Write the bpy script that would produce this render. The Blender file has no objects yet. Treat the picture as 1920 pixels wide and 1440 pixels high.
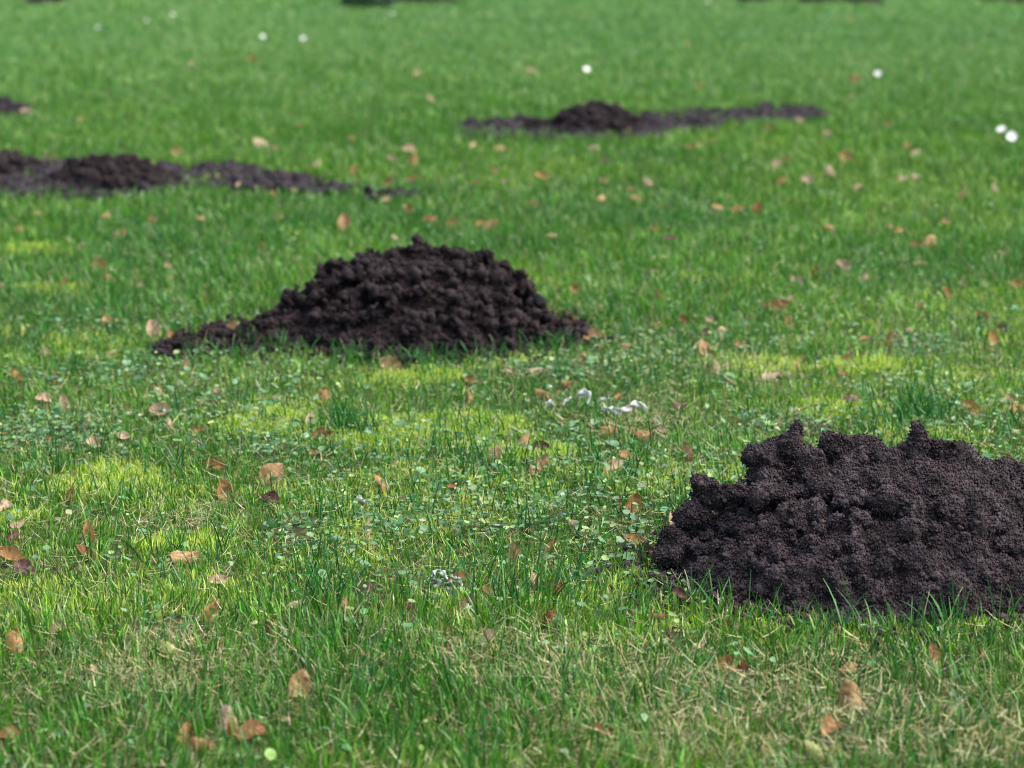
import bpy, math, random
import numpy as np
from mathutils import Vector, Euler, Matrix

# ------------------------------------------------------------------ camera, sky, sun, exposure
SC = bpy.context.scene
COL = SC.collection
R = math.radians
CAM_H = 1.0
FPX = 4500.0                       # focal length in pixels of the 1920 px wide photograph
PITCH = math.atan(1020.0 / FPX)    # the horizon lies 1020 px above the middle of the picture
cam_data = bpy.data.cameras.new('camera')
cam = bpy.data.objects.new('camera', cam_data)
COL.objects.link(cam)
cam.location = (0, 0, CAM_H)
cam.rotation_euler = (math.pi / 2 - PITCH, 0, 0)
cam_data.sensor_width = 36.0
cam_data.lens = FPX / 1920.0 * 36.0
cam_data.clip_start = 0.05
cam_data.clip_end = 3000
cam_data.dof.use_dof = True
cam_data.dof.focus_distance = 3.42
cam_data.dof.aperture_fstop = 5.1
SC.camera = cam

SUN_EL, SUN_AZ = 56.0, 95.0         # the soft light comes from the right, a little behind the camera's subject
world = bpy.data.worlds.new('World')
SC.world = world
world.use_nodes = True
wn = world.node_tree
sky = wn.nodes.new('ShaderNodeTexSky')
sky.sky_type = 'NISHITA'
sky.sun_disc = False
sky.sun_elevation = R(SUN_EL)
sky.sun_rotation = R(SUN_AZ)
sky.air_density = 1.0
sky.dust_density = 4.0
sky.ozone_density = 0.6
wn.nodes['Background'].inputs['Strength'].default_value = 0.15
wn.links.new(sky.outputs['Color'], wn.nodes['Background'].inputs['Color'])
sun_data = bpy.data.lights.new('sun', 'SUN')
sun_data.energy = 2.0
sun_data.angle = R(95)
sun_data.color = (1.0, 0.955, 0.89)
sun = bpy.data.objects.new('sun', sun_data)
COL.objects.link(sun)
_d = Vector((math.sin(R(SUN_AZ)) * math.cos(R(SUN_EL)), math.cos(R(SUN_AZ)) * math.cos(R(SUN_EL)), math.sin(R(SUN_EL))))
sun.rotation_euler = _d.to_track_quat('Z', 'Y').to_euler()
sun.location = _d * 30
SC.view_settings.view_transform = 'Standard'
SC.view_settings.look = 'None'
SC.view_settings.gamma = 1.0
SC.view_settings.exposure = 1.57
SC.cycles.max_bounces = 7
SC.cycles.diffuse_bounces = 4
SC.cycles.glossy_bounces = 2
SC.cycles.transmission_bounces = 3
SC.cycles.use_denoising = True
SC.cycles.filter_width = 1.0
SC.cycles.sample_clamp_indirect = 6.0

rng = np.random.default_rng(7)
rnd = random.Random(11)

# ------------------------------------------------------------------ helpers
def hash2(ix, iy, seed):
    h = (ix.astype(np.int64) * 374761393 + iy.astype(np.int64) * 668265263 + seed * 974634777) & 0xffffffff
    h = ((h ^ (h >> 13)) * 1274126177) & 0xffffffff
    h = (h ^ (h >> 16)) & 0xffffffff
    return h / 4294967295.0

def noise2(x, y, scale, seed=0):
    """smooth value noise, 0..1, feature size = scale metres"""
    x = np.asarray(x, float) / scale; y = np.asarray(y, float) / scale
    ix = np.floor(x); iy = np.floor(y)
    fx = x - ix; fy = y - iy
    fx = fx * fx * (3 - 2 * fx); fy = fy * fy * (3 - 2 * fy)
    a = hash2(ix, iy, seed); b = hash2(ix + 1, iy, seed)
    c = hash2(ix, iy + 1, seed); d = hash2(ix + 1, iy + 1, seed)
    return (a * (1 - fx) + b * fx) * (1 - fy) + (c * (1 - fx) + d * fx) * fy

def fbm(x, y, scale, seed=0, octv=3):
    s = 0; a = 1; t = 0
    for k in range(octv):
        s = s + a * noise2(x, y, scale / 2 ** k, seed + 17 * k); t += a; a *= 0.5
    return s / t

def H(x, y):
    """height of the lawn"""
    x = np.asarray(x, float); y = np.asarray(y, float)
    return ((fbm(x, y, 1.3, 3, 2) - 0.5) * 0.030 + (noise2(x, y, 4.0, 9) - 0.5) * 0.05 * np.clip((y - 5) / 5, 0, 1)
            + (noise2(x, y, 0.22, 5) - 0.5) * 0.008)

def ground(px, py, dz=0.0):
    """point of the lawn seen at pixel (px, py) of the 1920 x 1440 photograph"""
    cx = (px - 960) / FPX; v = (720 - py) / FPX
    d = Vector((cx, math.cos(PITCH) + v * math.sin(PITCH), v * math.cos(PITCH) - math.sin(PITCH)))
    z = 0.0
    for _ in range(6):
        t = (z + dz - CAM_H) / min(d.z, -0.01)
        z = float(H(d.x * t, d.y * t))
    return Vector((d.x * t, d.y * t, CAM_H + d.z * t))

def at_depth(px, py, Y):
    """point at world depth Y seen at pixel (px, py)"""
    cx = (px - 960) / FPX; v = (720 - py) / FPX
    d = Vector((cx, math.cos(PITCH) + v * math.sin(PITCH), v * math.cos(PITCH) - math.sin(PITCH)))
    return Vector((0, 0, CAM_H)) + d * (Y / d.y)

def gell(px, py, rx, ry):
    """ellipse on the lawn given as a pixel ellipse -> (x, y, rx, ry) in metres"""
    c = ground(px, py); a = ground(px, py - ry); b = ground(px, py + ry)
    return (c.x, (a.y + b.y) / 2, rx * math.hypot(c.y, CAM_H) / FPX, abs(a.y - b.y) / 2)

def ell(x, y, es, wob=0.25, seed=40, scale=0.12):
    """max over ellipses of 1 - r (positive inside), with a ragged edge"""
    best = np.full(np.shape(x), -9.0)
    n = (fbm(x, y, scale, seed, 3) - 0.5) * 2 * wob
    for (cx, cy, rx, ry) in es:
        r = np.sqrt(((x - cx) / rx) ** 2 + ((y - cy) / ry) ** 2)
        best = np.maximum(best, 1 - r)
    return best + n

def link(name, mesh, mat=None, parent=None):
    o = bpy.data.objects.new(name, mesh)
    COL.objects.link(o)
    if mat is not None and not len(mesh.materials):
        mesh.materials.append(mat)
    if parent is not None:
        o.parent = parent
    return o

def tag(o, label=None, cat=None, group=None, kind=None):
    if label: o['label'] = label
    if cat: o['category'] = cat
    if group: o['group'] = group
    if kind: o['kind'] = kind
    return o

def empty(name, loc):
    o = bpy.data.objects.new(name, None)
    COL.objects.link(o)
    o.location = loc
    o.empty_display_size = 0.05
    return o

def mesh_np(name, verts, loops, starts, totals=None, smooth=True, col=None):
    me = bpy.data.meshes.new(name)
    loops = np.ascontiguousarray(loops, np.int32).ravel()
    nv = len(verts); nl = len(loops); nf = len(starts)
    me.vertices.add(nv); me.loops.add(nl); me.polygons.add(nf)
    me.vertices.foreach_set('co', np.ascontiguousarray(verts, np.float32).ravel())
    me.loops.foreach_set('vertex_index', loops)
    me.polygons.foreach_set('loop_start', np.ascontiguousarray(starts, np.int32))
    if smooth:
        me.polygons.foreach_set('use_smooth', np.ones(nf, bool))
    me.update(calc_edges=True)
    if col is not None:
        a = me.color_attributes.new('Col', 'FLOAT_COLOR', 'POINT')
        c = np.ones((nv, 4), np.float32); c[:, :3] = col
        a.data.foreach_set('color', c.ravel())
    return me

# ------------------------------------------------------------------ materials
def new_mat(name):
    m = bpy.data.materials.new(name); m.use_nodes = True
    nt = m.node_tree; nt.nodes.clear()
    out = nt.nodes.new('ShaderNodeOutputMaterial')
    return m, nt, out

def N(nt, t, **kw):
    n = nt.nodes.new(t)
    for k, v in kw.items():
        if k in n.inputs: n.inputs[k].default_value = v
        else: setattr(n, k, v)
    return n

def ramp(nt, stops):
    r = nt.nodes.new('ShaderNodeValToRGB')
    el = r.color_ramp.elements
    while len(el) < len(stops): el.new(0.5)
    for e, (p, c) in zip(el, stops):
        e.position = p; e.color = (*c, 1)
    return r

def plant_mat(name, rough=0.42, trans=0.35, spec=0.5):
    m, nt, out = new_mat(name)
    at = N(nt, 'ShaderNodeAttribute', attribute_name='Col')
    geo = N(nt, 'ShaderNodeNewGeometry')
    nz = N(nt, 'ShaderNodeTexNoise'); nz.inputs['Scale'].default_value = 180
    nt.links.new(geo.outputs['Position'], nz.inputs['Vector'])
    rg = N(nt, 'ShaderNodeMapRange'); rg.inputs['To Min'].default_value = 0.75; rg.inputs['To Max'].default_value = 1.25
    nt.links.new(nz.outputs['Fac'], rg.inputs['Value'])
    mx = N(nt, 'ShaderNodeVectorMath', operation='SCALE')
    nt.links.new(at.outputs['Color'], mx.inputs[0]); nt.links.new(rg.outputs['Result'], mx.inputs['Scale'])
    p = N(nt, 'ShaderNodeBsdfPrincipled'); p.inputs['Roughness'].default_value = rough
    p.inputs['Specular IOR Level'].default_value = spec
    nt.links.new(mx.outputs[0], p.inputs['Base Color'])
    t = N(nt, 'ShaderNodeBsdfTranslucent')
    nt.links.new(mx.outputs[0], t.inputs['Color'])
    mix = N(nt, 'ShaderNodeMixShader'); mix.inputs[0].default_value = trans
    nt.links.new(p.outputs[0], mix.inputs[1]); nt.links.new(t.outputs[0], mix.inputs[2])
    nt.links.new(mix.outputs[0], out.inputs['Surface'])
    return m

def soil_mat(name, dark, light, bump=0.6, scale=1.0):
    m, nt, out = new_mat(name)
    tc = N(nt, 'ShaderNodeTexCoord')
    n1 = N(nt, 'ShaderNodeTexNoise'); n1.inputs['Scale'].default_value = 26 * scale; n1.inputs['Detail'].default_value = 6
    n2 = N(nt, 'ShaderNodeTexNoise'); n2.inputs['Scale'].default_value = 420 * scale; n2.inputs['Detail'].default_value = 3
    vo = N(nt, 'ShaderNodeTexVoronoi'); vo.inputs['Scale'].default_value = 330 * scale
    for n in (n1, n2, vo): nt.links.new(tc.outputs['Object'], n.inputs['Vector'])
    add = N(nt, 'ShaderNodeMath', operation='MULTIPLY_ADD'); add.inputs[1].default_value = 0.45
    nt.links.new(n1.outputs['Fac'], add.inputs[0])
    s = N(nt, 'ShaderNodeMath', operation='MULTIPLY'); s.inputs[1].default_value = 0.55
    nt.links.new(n2.outputs['Fac'], s.inputs[0]); nt.links.new(s.outputs[0], add.inputs[2])
    mid = tuple((a + b) / 2 for a, b in zip(dark, light))
    rp = ramp(nt, [(0.36, dark), (0.52, mid), (0.66, light)])
    nt.links.new(add.outputs[0], rp.inputs[0])
    p = N(nt, 'ShaderNodeBsdfPrincipled'); p.inputs['Roughness'].default_value = 0.95
    p.inputs['Specular IOR Level'].default_value = 0.15
    nt.links.new(rp.outputs[0], p.inputs['Base Color'])
    b = N(nt, 'ShaderNodeBump'); b.inputs['Strength'].default_value = bump; b.inputs['Distance'].default_value = 0.0012
    nt.links.new(vo.outputs['Distance'], b.inputs['Height']); nt.links.new(b.outputs[0], p.inputs['Normal'])
    nt.links.new(p.outputs[0], out.inputs['Surface'])
    return m

M_GRASS = plant_mat('grass_blades', 0.34, 0.16, 0.30)
M_COVER = plant_mat('ground_cover_leaves', 0.36, 0.30, 0.55)
M_MOSS = plant_mat('moss_fronds', 0.7, 0.40, 0.2)
M_SOIL = soil_mat('crumbly_dark_soil', (0.0045, 0.0033, 0.0036), (0.064, 0.050, 0.053))
M_SOILB = soil_mat('moist_dark_soil', (0.0040, 0.0028, 0.0030), (0.031, 0.0225, 0.0235))
M_SOILC = soil_mat('trodden_soil', (0.006, 0.0046, 0.0058), (0.042, 0.033, 0.041), 0.6)

# ------------------------------------------------------------------ the lawn's ground (reaches the horizon)
def build_ground():
    m, nt, out = new_mat('lawn_soil_and_thatch')
    geo = N(nt, 'ShaderNodeNewGeometry')
    n1 = N(nt, 'ShaderNodeTexNoise'); n1.inputs['Scale'].default_value = 70; n1.inputs['Detail'].default_value = 6
    n2 = N(nt, 'ShaderNodeTexNoise'); n2.inputs['Scale'].default_value = 2.2; n2.inputs['Detail'].default_value = 4
    for n in (n1, n2): nt.links.new(geo.outputs['Position'], n.inputs['Vector'])
    r1 = ramp(nt, [(0.33, (0.012, 0.014, 0.007)), (0.5, (0.035, 0.045, 0.014)), (0.68, (0.12, 0.11, 0.05))])
    nt.links.new(n1.outputs['Fac'], r1.inputs[0])
    r2 = ramp(nt, [(0.3, (0.035, 0.10, 0.018)), (0.7, (0.075, 0.16, 0.030))])
    nt.links.new(n2.outputs['Fac'], r2.inputs[0])
    sep = N(nt, 'ShaderNodeSeparateXYZ'); nt.links.new(geo.outputs['Position'], sep.inputs[0])
    mr = N(nt, 'ShaderNodeMapRange'); mr.inputs['From Min'].default_value = 5; mr.inputs['From Max'].default_value = 16
    nt.links.new(sep.outputs['Y'], mr.inputs['Value'])
    mx = N(nt, 'ShaderNodeMix', data_type='RGBA')
    nt.links.new(mr.outputs[0], mx.inputs[0]); nt.links.new(r1.outputs[0], mx.inputs[6]); nt.links.new(r2.outputs[0], mx.inputs[7])
    p = N(nt, 'ShaderNodeBsdfPrincipled'); p.inputs['Roughness'].default_value = 0.95; p.inputs['Specular IOR Level'].default_value = 0.1
    nt.links.new(mx.outputs[2], p.inputs['Base Color'])
    b = N(nt, 'ShaderNodeBump'); b.inputs['Strength'].default_value = 0.8; b.inputs['Distance'].default_value = 0.01
    nt.links.new(n1.outputs['Fac'], b.inputs['Height']); nt.links.new(b.outputs[0], p.inputs['Normal'])
    nt.links.new(p.outputs[0], out.inputs['Surface'])
    xs = np.concatenate([[-1500, -300, -60, -20], np.arange(-8, 8.01, 0.08), [20, 60, 300, 1500]])
    ys = np.concatenate([[-300, -40, -5], np.arange(0, 8, 0.08), np.arange(8, 26, 0.16), [40, 90, 300, 2000]])
    X, Y = np.meshgrid(xs, ys)
    Z = H(X, Y) * ((np.abs(X) < 19) & (Y > -4) & (Y < 39))
    V = np.stack([X.ravel(), Y.ravel(), Z.ravel()], 1)
    nx, ny = len(xs), len(ys)
    i, j = np.meshgrid(np.arange(nx - 1), np.arange(ny - 1))
    a = (j * nx + i).ravel()
    L = np.stack([a, a + 1, a + nx + 1, a + nx], 1)
    me = mesh_np('lawn_ground', V, L, np.arange(len(L)) * 4)
    tag(link('lawn_ground', me, m), 'soil and thatch beneath the lawn', kind='structure')
build_ground()

# ------------------------------------------------------------------ layout of soil, moss and cover on the lawn
FRONT = gell(1655, 1078, 412, 102)
MID = gell(768, 626, 292, 54)
MIDTAIL = [gell(440, 645, 105, 26), gell(330, 666, 45, 12), gell(1055, 635, 70, 26)]
REARL_AP = [gell(-60, 350, 130, 36), gell(60, 345, 110, 30), gell(200, 345, 140, 28), gell(380, 336, 110, 20), gell(500, 348, 90, 13),
            gell(600, 360, 55, 7), gell(735, 374, 45, 5)]
REARR_AP = [gell(930, 245, 68, 15), gell(1040, 248, 80, 17), gell(1150, 252, 90, 13), gell(1250, 236, 90, 16), gell(1370, 222, 95, 10),
            gell(1470, 217, 75, 13)]
FARL_AP = [gell(-35, 214, 80, 13)]
SOIL_ALL = [FRONT, MID] + MIDTAIL
APRONS = REARL_AP + REARR_AP + FARL_AP
MOSS = [gell(500, 795, 95, 17), gell(800, 812, 150, 26), gell(920, 800, 60, 14), gell(225, 905, 95, 26), gell(350, 1020, 80, 16), gell(20, 975, 60, 14),
        gell(1440, 690, 50, 12), gell(1640, 690, 85, 11), gell(1560, 770, 80, 14), gell(60, 470, 60, 10), gell(1750, 1170, 150, 16),
        gell(790, 710, 60, 9), gell(90, 545, 60, 9), gell(980, 850, 70, 14)]
MOSS = [(a, b, c * 1.2, d * 1.2) for a, b, c, d in MOSS]
COVER_EXTRA = [gell(100, 830, 120, 40), gell(560, 830, 120, 40), gell(900, 960, 180, 60), gell(1050, 700, 120, 25), gell(1500, 800, 160, 25),
               gell(640, 1000, 160, 50), gell(1720, 650, 100, 25), gell(300, 1180, 130, 40), gell(1260, 1190, 60, 30), gell(250, 690, 100, 24)]
LONG = [gell(640, 805, 70, 24), gell(960, 1110, 190, 50), gell(330, 1060, 190, 55), gell(1120, 900, 150, 40), gell(560, 1140, 180, 40),
        gell(940, 880, 120, 26), gell(1720, 770, 60, 20), gell(120, 720, 100, 30), gell(1280, 830, 100, 30), gell(80, 900, 60, 30)]
STRAW = [gell(1400, 1330, 420, 110), gell(980, 1240, 250, 50), gell(330, 985, 120, 30), gell(300, 1250, 260, 60), gell(1400, 690, 90, 24),
         gell(1180, 800, 100, 20), gell(1800, 1380, 220, 90)]

# ------------------------------------------------------------------ molehills
def ico(sub):
    t = (1 + 5 ** .5) / 2
    v = [(-1, t, 0), (1, t, 0), (-1, -t, 0), (1, -t, 0), (0, -1, t), (0, 1, t), (0, -1, -t), (0, 1, -t), (t, 0, -1), (t, 0, 1), (-t, 0, -1), (-t, 0, 1)]
    f = [(0, 11, 5), (0, 5, 1), (0, 1, 7), (0, 7, 10), (0, 10, 11), (1, 5, 9), (5, 11, 4), (11, 10, 2), (10, 7, 6), (7, 1, 8),
         (3, 9, 4), (3, 4, 2), (3, 2, 6), (3, 6, 8), (3, 8, 9), (4, 9, 5), (2, 4, 11), (6, 2, 10), (8, 6, 7), (9, 8, 1)]
    v = [Vector(a).normalized() for a in v]
    for _ in range(sub):
        cache = {}; nf = []
        def midp(a, b):
            k = (min(a, b), max(a, b))
            if k not in cache:
                v.append(((v[a] + v[b]) / 2).normalized()); cache[k] = len(v) - 1
            return cache[k]
        for a, b, c in f:
            ab, bc, ca = midp(a, b), midp(b, c), midp(c, a)
            nf += [(a, ab, ca), (b, bc, ab), (c, ca, bc), (ab, bc, ca)]
        f = nf
    return np.array([tuple(a) for a in v]), np.array(f)
ICO1, ICO2, ICO4 = ico(1), ico(2), ico(4)
OCT = (np.array([(1, 0, 0), (-1, 0, 0), (0, 1, 0), (0, -1, 0), (0, 0, 1), (0, 0, -1)], float),
       np.array([(0, 2, 4), (2, 1, 4), (1, 3, 4), (3, 0, 4), (2, 0, 5), (1, 2, 5), (3, 1, 5), (0, 3, 5)]))

def rot_rand(n, g):
    q = g.normal(size=(n, 4)); q /= np.linalg.norm(q, axis=1)[:, None]
    w, x, y, z = q.T
    return np.stack([np.stack([1 - 2 * (y * y + z * z), 2 * (x * y - z * w), 2 * (x * z + y * w)], 1),
                     np.stack([2 * (x * y + z * w), 1 - 2 * (x * x + z * z), 2 * (y * z - x * w)], 1),
                     np.stack([2 * (x * z - y * w), 2 * (y * z + x * w), 1 - 2 * (x * x + y * y)], 1)], 1)

def blobs(base, cen, rad, g, rotate=True, jit=0.0):
    """many ellipsoids as one vertex/face set: cen (n,3), rad (n,3)"""
    bv, bf = base
    n = len(cen)
    V = bv[None] * rad[:, None, :]
    if jit: V = V * (1 + g.uniform(-jit, jit, (n, len(bv), 1)))
    if rotate: V = np.einsum('nij,nkj->nki', rot_rand(n, g), V)
    V = V + cen[:, None, :]
    F = bf[None] + (np.arange(n) * len(bv))[:, None, None]
    return V.reshape(-1, 3), F.reshape(-1, 3)

def join(sets):
    vs, fs, o = [], [], 0
    for v, f in sets:
        vs.append(v); fs.append(f + o); o += len(v)
    return np.concatenate(vs), np.concatenate(fs)

def tri_mesh(name, V, F, smooth=True, col=None):
    return mesh_np(name, V, F, np.arange(len(F)) * 3, smooth=smooth, col=col)

_tex = {}
def tex(kind, scale, depth=2):
    k = (kind, scale, depth)
    if k not in _tex:
        t = bpy.data.textures.new('tex', kind)
        t.noise_scale = scale
        if kind == 'CLOUDS' and depth > 10: t.noise_type = 'HARD_NOISE'
        if kind == 'CLOUDS': t.noise_depth = depth % 10; t.noise_basis = 'ORIGINAL_PERLIN'
        if kind == 'VORONOI': t.distance_metric = 'DISTANCE'
        _tex[k] = t
    return _tex[k]

def lumpy(name, V, F, voxel, disp, mat, crumbs=0, crumb_r=(0.0012, 0.003), g=None, origin=Vector((0, 0, 0)), zmin=-9, big=0, big_r=(0.002, 0.006), spill=None):
    """melt overlapping lumps into one skin, roughen it and strew grains over it; returns a mesh local to origin"""
    V = V - np.array(origin)
    me = tri_mesh('tmp', V, F)
    o = bpy.data.objects.new('tmp', me); COL.objects.link(o)
    md = o.modifiers.new('r', 'REMESH'); md.mode = 'VOXEL'; md.voxel_size = voxel; md.use_smooth_shade = True
    for (kind, scale, strength, depth) in disp:
        d = o.modifiers.new('d', 'DISPLACE'); d.texture = tex(kind, scale, depth)
        d.texture_coords = 'LOCAL'; d.strength = strength
        d.mid_level = 0.5 if kind == 'CLOUDS' else 0.35
    dg = bpy.context.evaluated_depsgraph_get()
    ev = o.evaluated_get(dg)
    m2 = bpy.data.meshes.new_from_object(ev)
    bpy.data.objects.remove(o); bpy.data.meshes.remove(me)
    nv = len(m2.vertices); co = np.empty(nv * 3, np.float32); m2.vertices.foreach_get('co', co); co = co.reshape(-1, 3)
    no = np.empty(nv * 3, np.float32); m2.vertices.foreach_get('normal', no); no = no.reshape(-1, 3)
    m2.calc_loop_triangles(); nt = len(m2.loop_triangles); tr = np.empty(nt * 3, np.int32)
    m2.loop_triangles.foreach_get('vertices', tr); tr = tr.reshape(-1, 3)
    bpy.data.meshes.remove(m2)
    sets = [(co.astype(float), tr)]
    if crumbs:
        ok = np.where(co[:, 2] > zmin)[0]
        idx = g.choice(ok, crumbs)
        r = crumb_r[0] + (crumb_r[1] - crumb_r[0]) * g.random(crumbs) ** 2.5
        c = co[idx] + no[idx] * (r * g.uniform(0.1, 1.2, crumbs))[:, None]
        sets.append(blobs(OCT, c.astype(float), np.stack([r, r * g.uniform(.7, 1.2, crumbs), r * g.uniform(.6, 1.1, crumbs)], 1), g, jit=0.25))
    if big:
        idx = g.choice(np.where(co[:, 2] > zmin)[0], big)
        r = big_r[0] + (big_r[1] - big_r[0]) * g.random(big) ** 2
        c = co[idx] + no[idx] * (r * g.uniform(0.0, 0.7, big))[:, None]
        sets.append(blobs(ICO1, c.astype(float), np.stack([r, r * g.uniform(.6, 1.1, big), r * g.uniform(.5, .95, big)], 1), g, jit=0.30))
    if spill:
        for (cx, cy, rx, ry, n, r1) in spill:
            a = g.uniform(0, 2 * np.pi, n); q = 0.96 + np.abs(g.normal(0, 0.13, n))
            X = cx + rx * q * np.cos(a); Y = cy + ry * q * np.sin(a)
            r = 0.0012 + (r1 - 0.0012) * g.random(n) ** 3
            z = H(X, Y) + g.uniform(0.001, 0.016, n)
            c = np.stack([X, Y, z], 1) - np.array(origin)
            sets.append(blobs(ICO1, c, np.stack([r, r * g.uniform(.7, 1.1, n), r * g.uniform(.6, 1, n)], 1), g, jit=0.28))
    V, F = join(sets)
    out = tri_mesh(name, V, F)
    out.materials.append(mat)
    return out

def dome(cx, cy, rx, ry, h, z0, pw=1.7):
    v, f = ICO4
    V = v.copy()
    rr = np.sqrt(V[:, 0] ** 2 + V[:, 1] ** 2)
    V[:, 2] = np.where(V[:, 2] > 0, (1 - rr ** pw) * h, V[:, 2] * 0.03)
    V[:, 0] *= rx; V[:, 1] *= ry
    V += np.array([cx, cy, z0])
    return V, f

def px_lumps(lst, g, domes=(), sink=0.55, rough=1.0):
    """(px, py, depth, rx px, rz px) -> a cluster of clods; those in front of a dome (cx, cy, rx, ry, h, z0, pw) are bedded into its skin"""
    out = []
    for (px, py, Y, rx, rz) in lst:
        c = at_depth(px, py, Y)
        d = at_depth(px, py, 1.0) - Vector((0, 0, CAM_H)); hit = None
        for yy in np.arange(Y - 0.5, Y + 0.3, 0.004):
            q = Vector((0, 0, CAM_H)) + d * yy
            for (ax, ay, bx, by, h, z0, pw) in domes:
                r_ = math.hypot((q.x - ax) / bx, (q.y - ay) / by)
                if r_ < 1 and q.z < z0 + h * (1 - r_ ** pw): hit = q; break
            if hit: break
        bed = hit is not None
        if bed: c = hit + d * (sink * rz * Y / FPX)
        k = c.y / FPX * 1.02
        a, b = rx * k, rz * k
        s_ = 0.78 if bed else 0.86
        out.append(blobs(ICO2, np.array([c]), np.array([[a * s_, (a + b) / 2 * s_, b * s_]]), g, rotate=False, jit=0.16))
        n = int(16 * rough) if min(rx, rz) > 12 else 4
        u = g.normal(size=(n, 3)); u /= np.linalg.norm(u, axis=1)[:, None]
        cen = np.array(c) + u * np.array([a, (a + b) / 2, b]) * g.uniform(0.55, 0.92, (n, 1))
        r = b * g.uniform(0.10, 0.42, n) if n > 4 else b * g.uniform(.2, .35, n)
        out.append(blobs(ICO1, cen, np.stack([r * g.uniform(.8, 1.5, n), r, r * g.uniform(.7, 1.1, n)], 1), g, jit=0.2))
    return out

def surface_lumps(n, cx, cy, rx, ry, h, z0, r0, r1, g, power=2.4, edge=1.0, squash=0.75):
    a = g.uniform(0, 2 * np.pi, n); q = np.sqrt(g.random(n)) * edge
    x = cx + rx * q * np.cos(a); y = cy + ry * q * np.sin(a)
    z = z0 + np.maximum(0, 1 - q ** power) * h
    r = r0 + (r1 - r0) * g.random(n) ** 2
    return blobs(ICO1, np.stack([x, y, z - r * 0.15], 1), np.stack([r * g.uniform(.8, 1.3, n), r * g.uniform(.8, 1.2, n), r * squash * g.uniform(.7, 1.2, n)], 1), g, jit=0.16)

def clods(parent, spots, mat, g, seed):
    for k, (px, py, r) in enumerate(spots):
        c = ground(px, py); rr = r * c.y / FPX
        V, F = blobs(ICO2, np.array([[0, 0, rr * 0.35]]), np.array([[rr, rr * .85, rr * .75]]), g, jit=0.16)
        me = lumpy('clod', V, F, max(0.0016, rr / 9), [('CLOUDS', rr * 0.8, rr * 0.7, 2)], mat)
        o = link('clod', me, mat, parent)
        o.location = c - parent.location

def molehill(label, cen, sets, voxel, disp, mat, crumbs, crumb_r, g, **kw):
    root = empty('molehill', (cen.x, cen.y, float(H(cen.x, cen.y))))
    tag(root, label, 'molehill', 'molehills thrown up on the lawn')
    V, F = join(sets)
    me = lumpy('mound', V, F, voxel, disp, mat, crumbs, crumb_r, g, root.location, zmin=-0.012, **kw)
    link('mound', me, mat, root)
    return root

def apron(root, es, z, g, n, mat, voxel=0.008, r0=0.008, r1=0.022):
    """spread, trodden soil round a molehill"""
    sets = []
    for (cx, cy, rx, ry) in es:
        z0 = float(H(cx, cy))
        v, f = ICO4
        V = v * np.array([rx, ry, 0.007]); V = V + np.array([cx, cy, z0 + z])
        sets.append((V, f))
        k = int(n * rx * ry * 12)
        if k: sets.append(surface_lumps(k, cx, cy, rx, ry, 0.004, z0 + z + 0.006, r0, r1, g, edge=1.06, squash=0.55))
    V, F = join(sets)
    me = lumpy('spread_soil', V, F, voxel, [('CLOUDS', 0.10, 0.022, 3), ('CLOUDS', 0.025, 0.018, 2)], mat, 9000, (0.002, 0.006), g, root.location, spill=[(*e, 260, 0.014) for e in es])
    link('spread_soil', me, mat, root)

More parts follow.
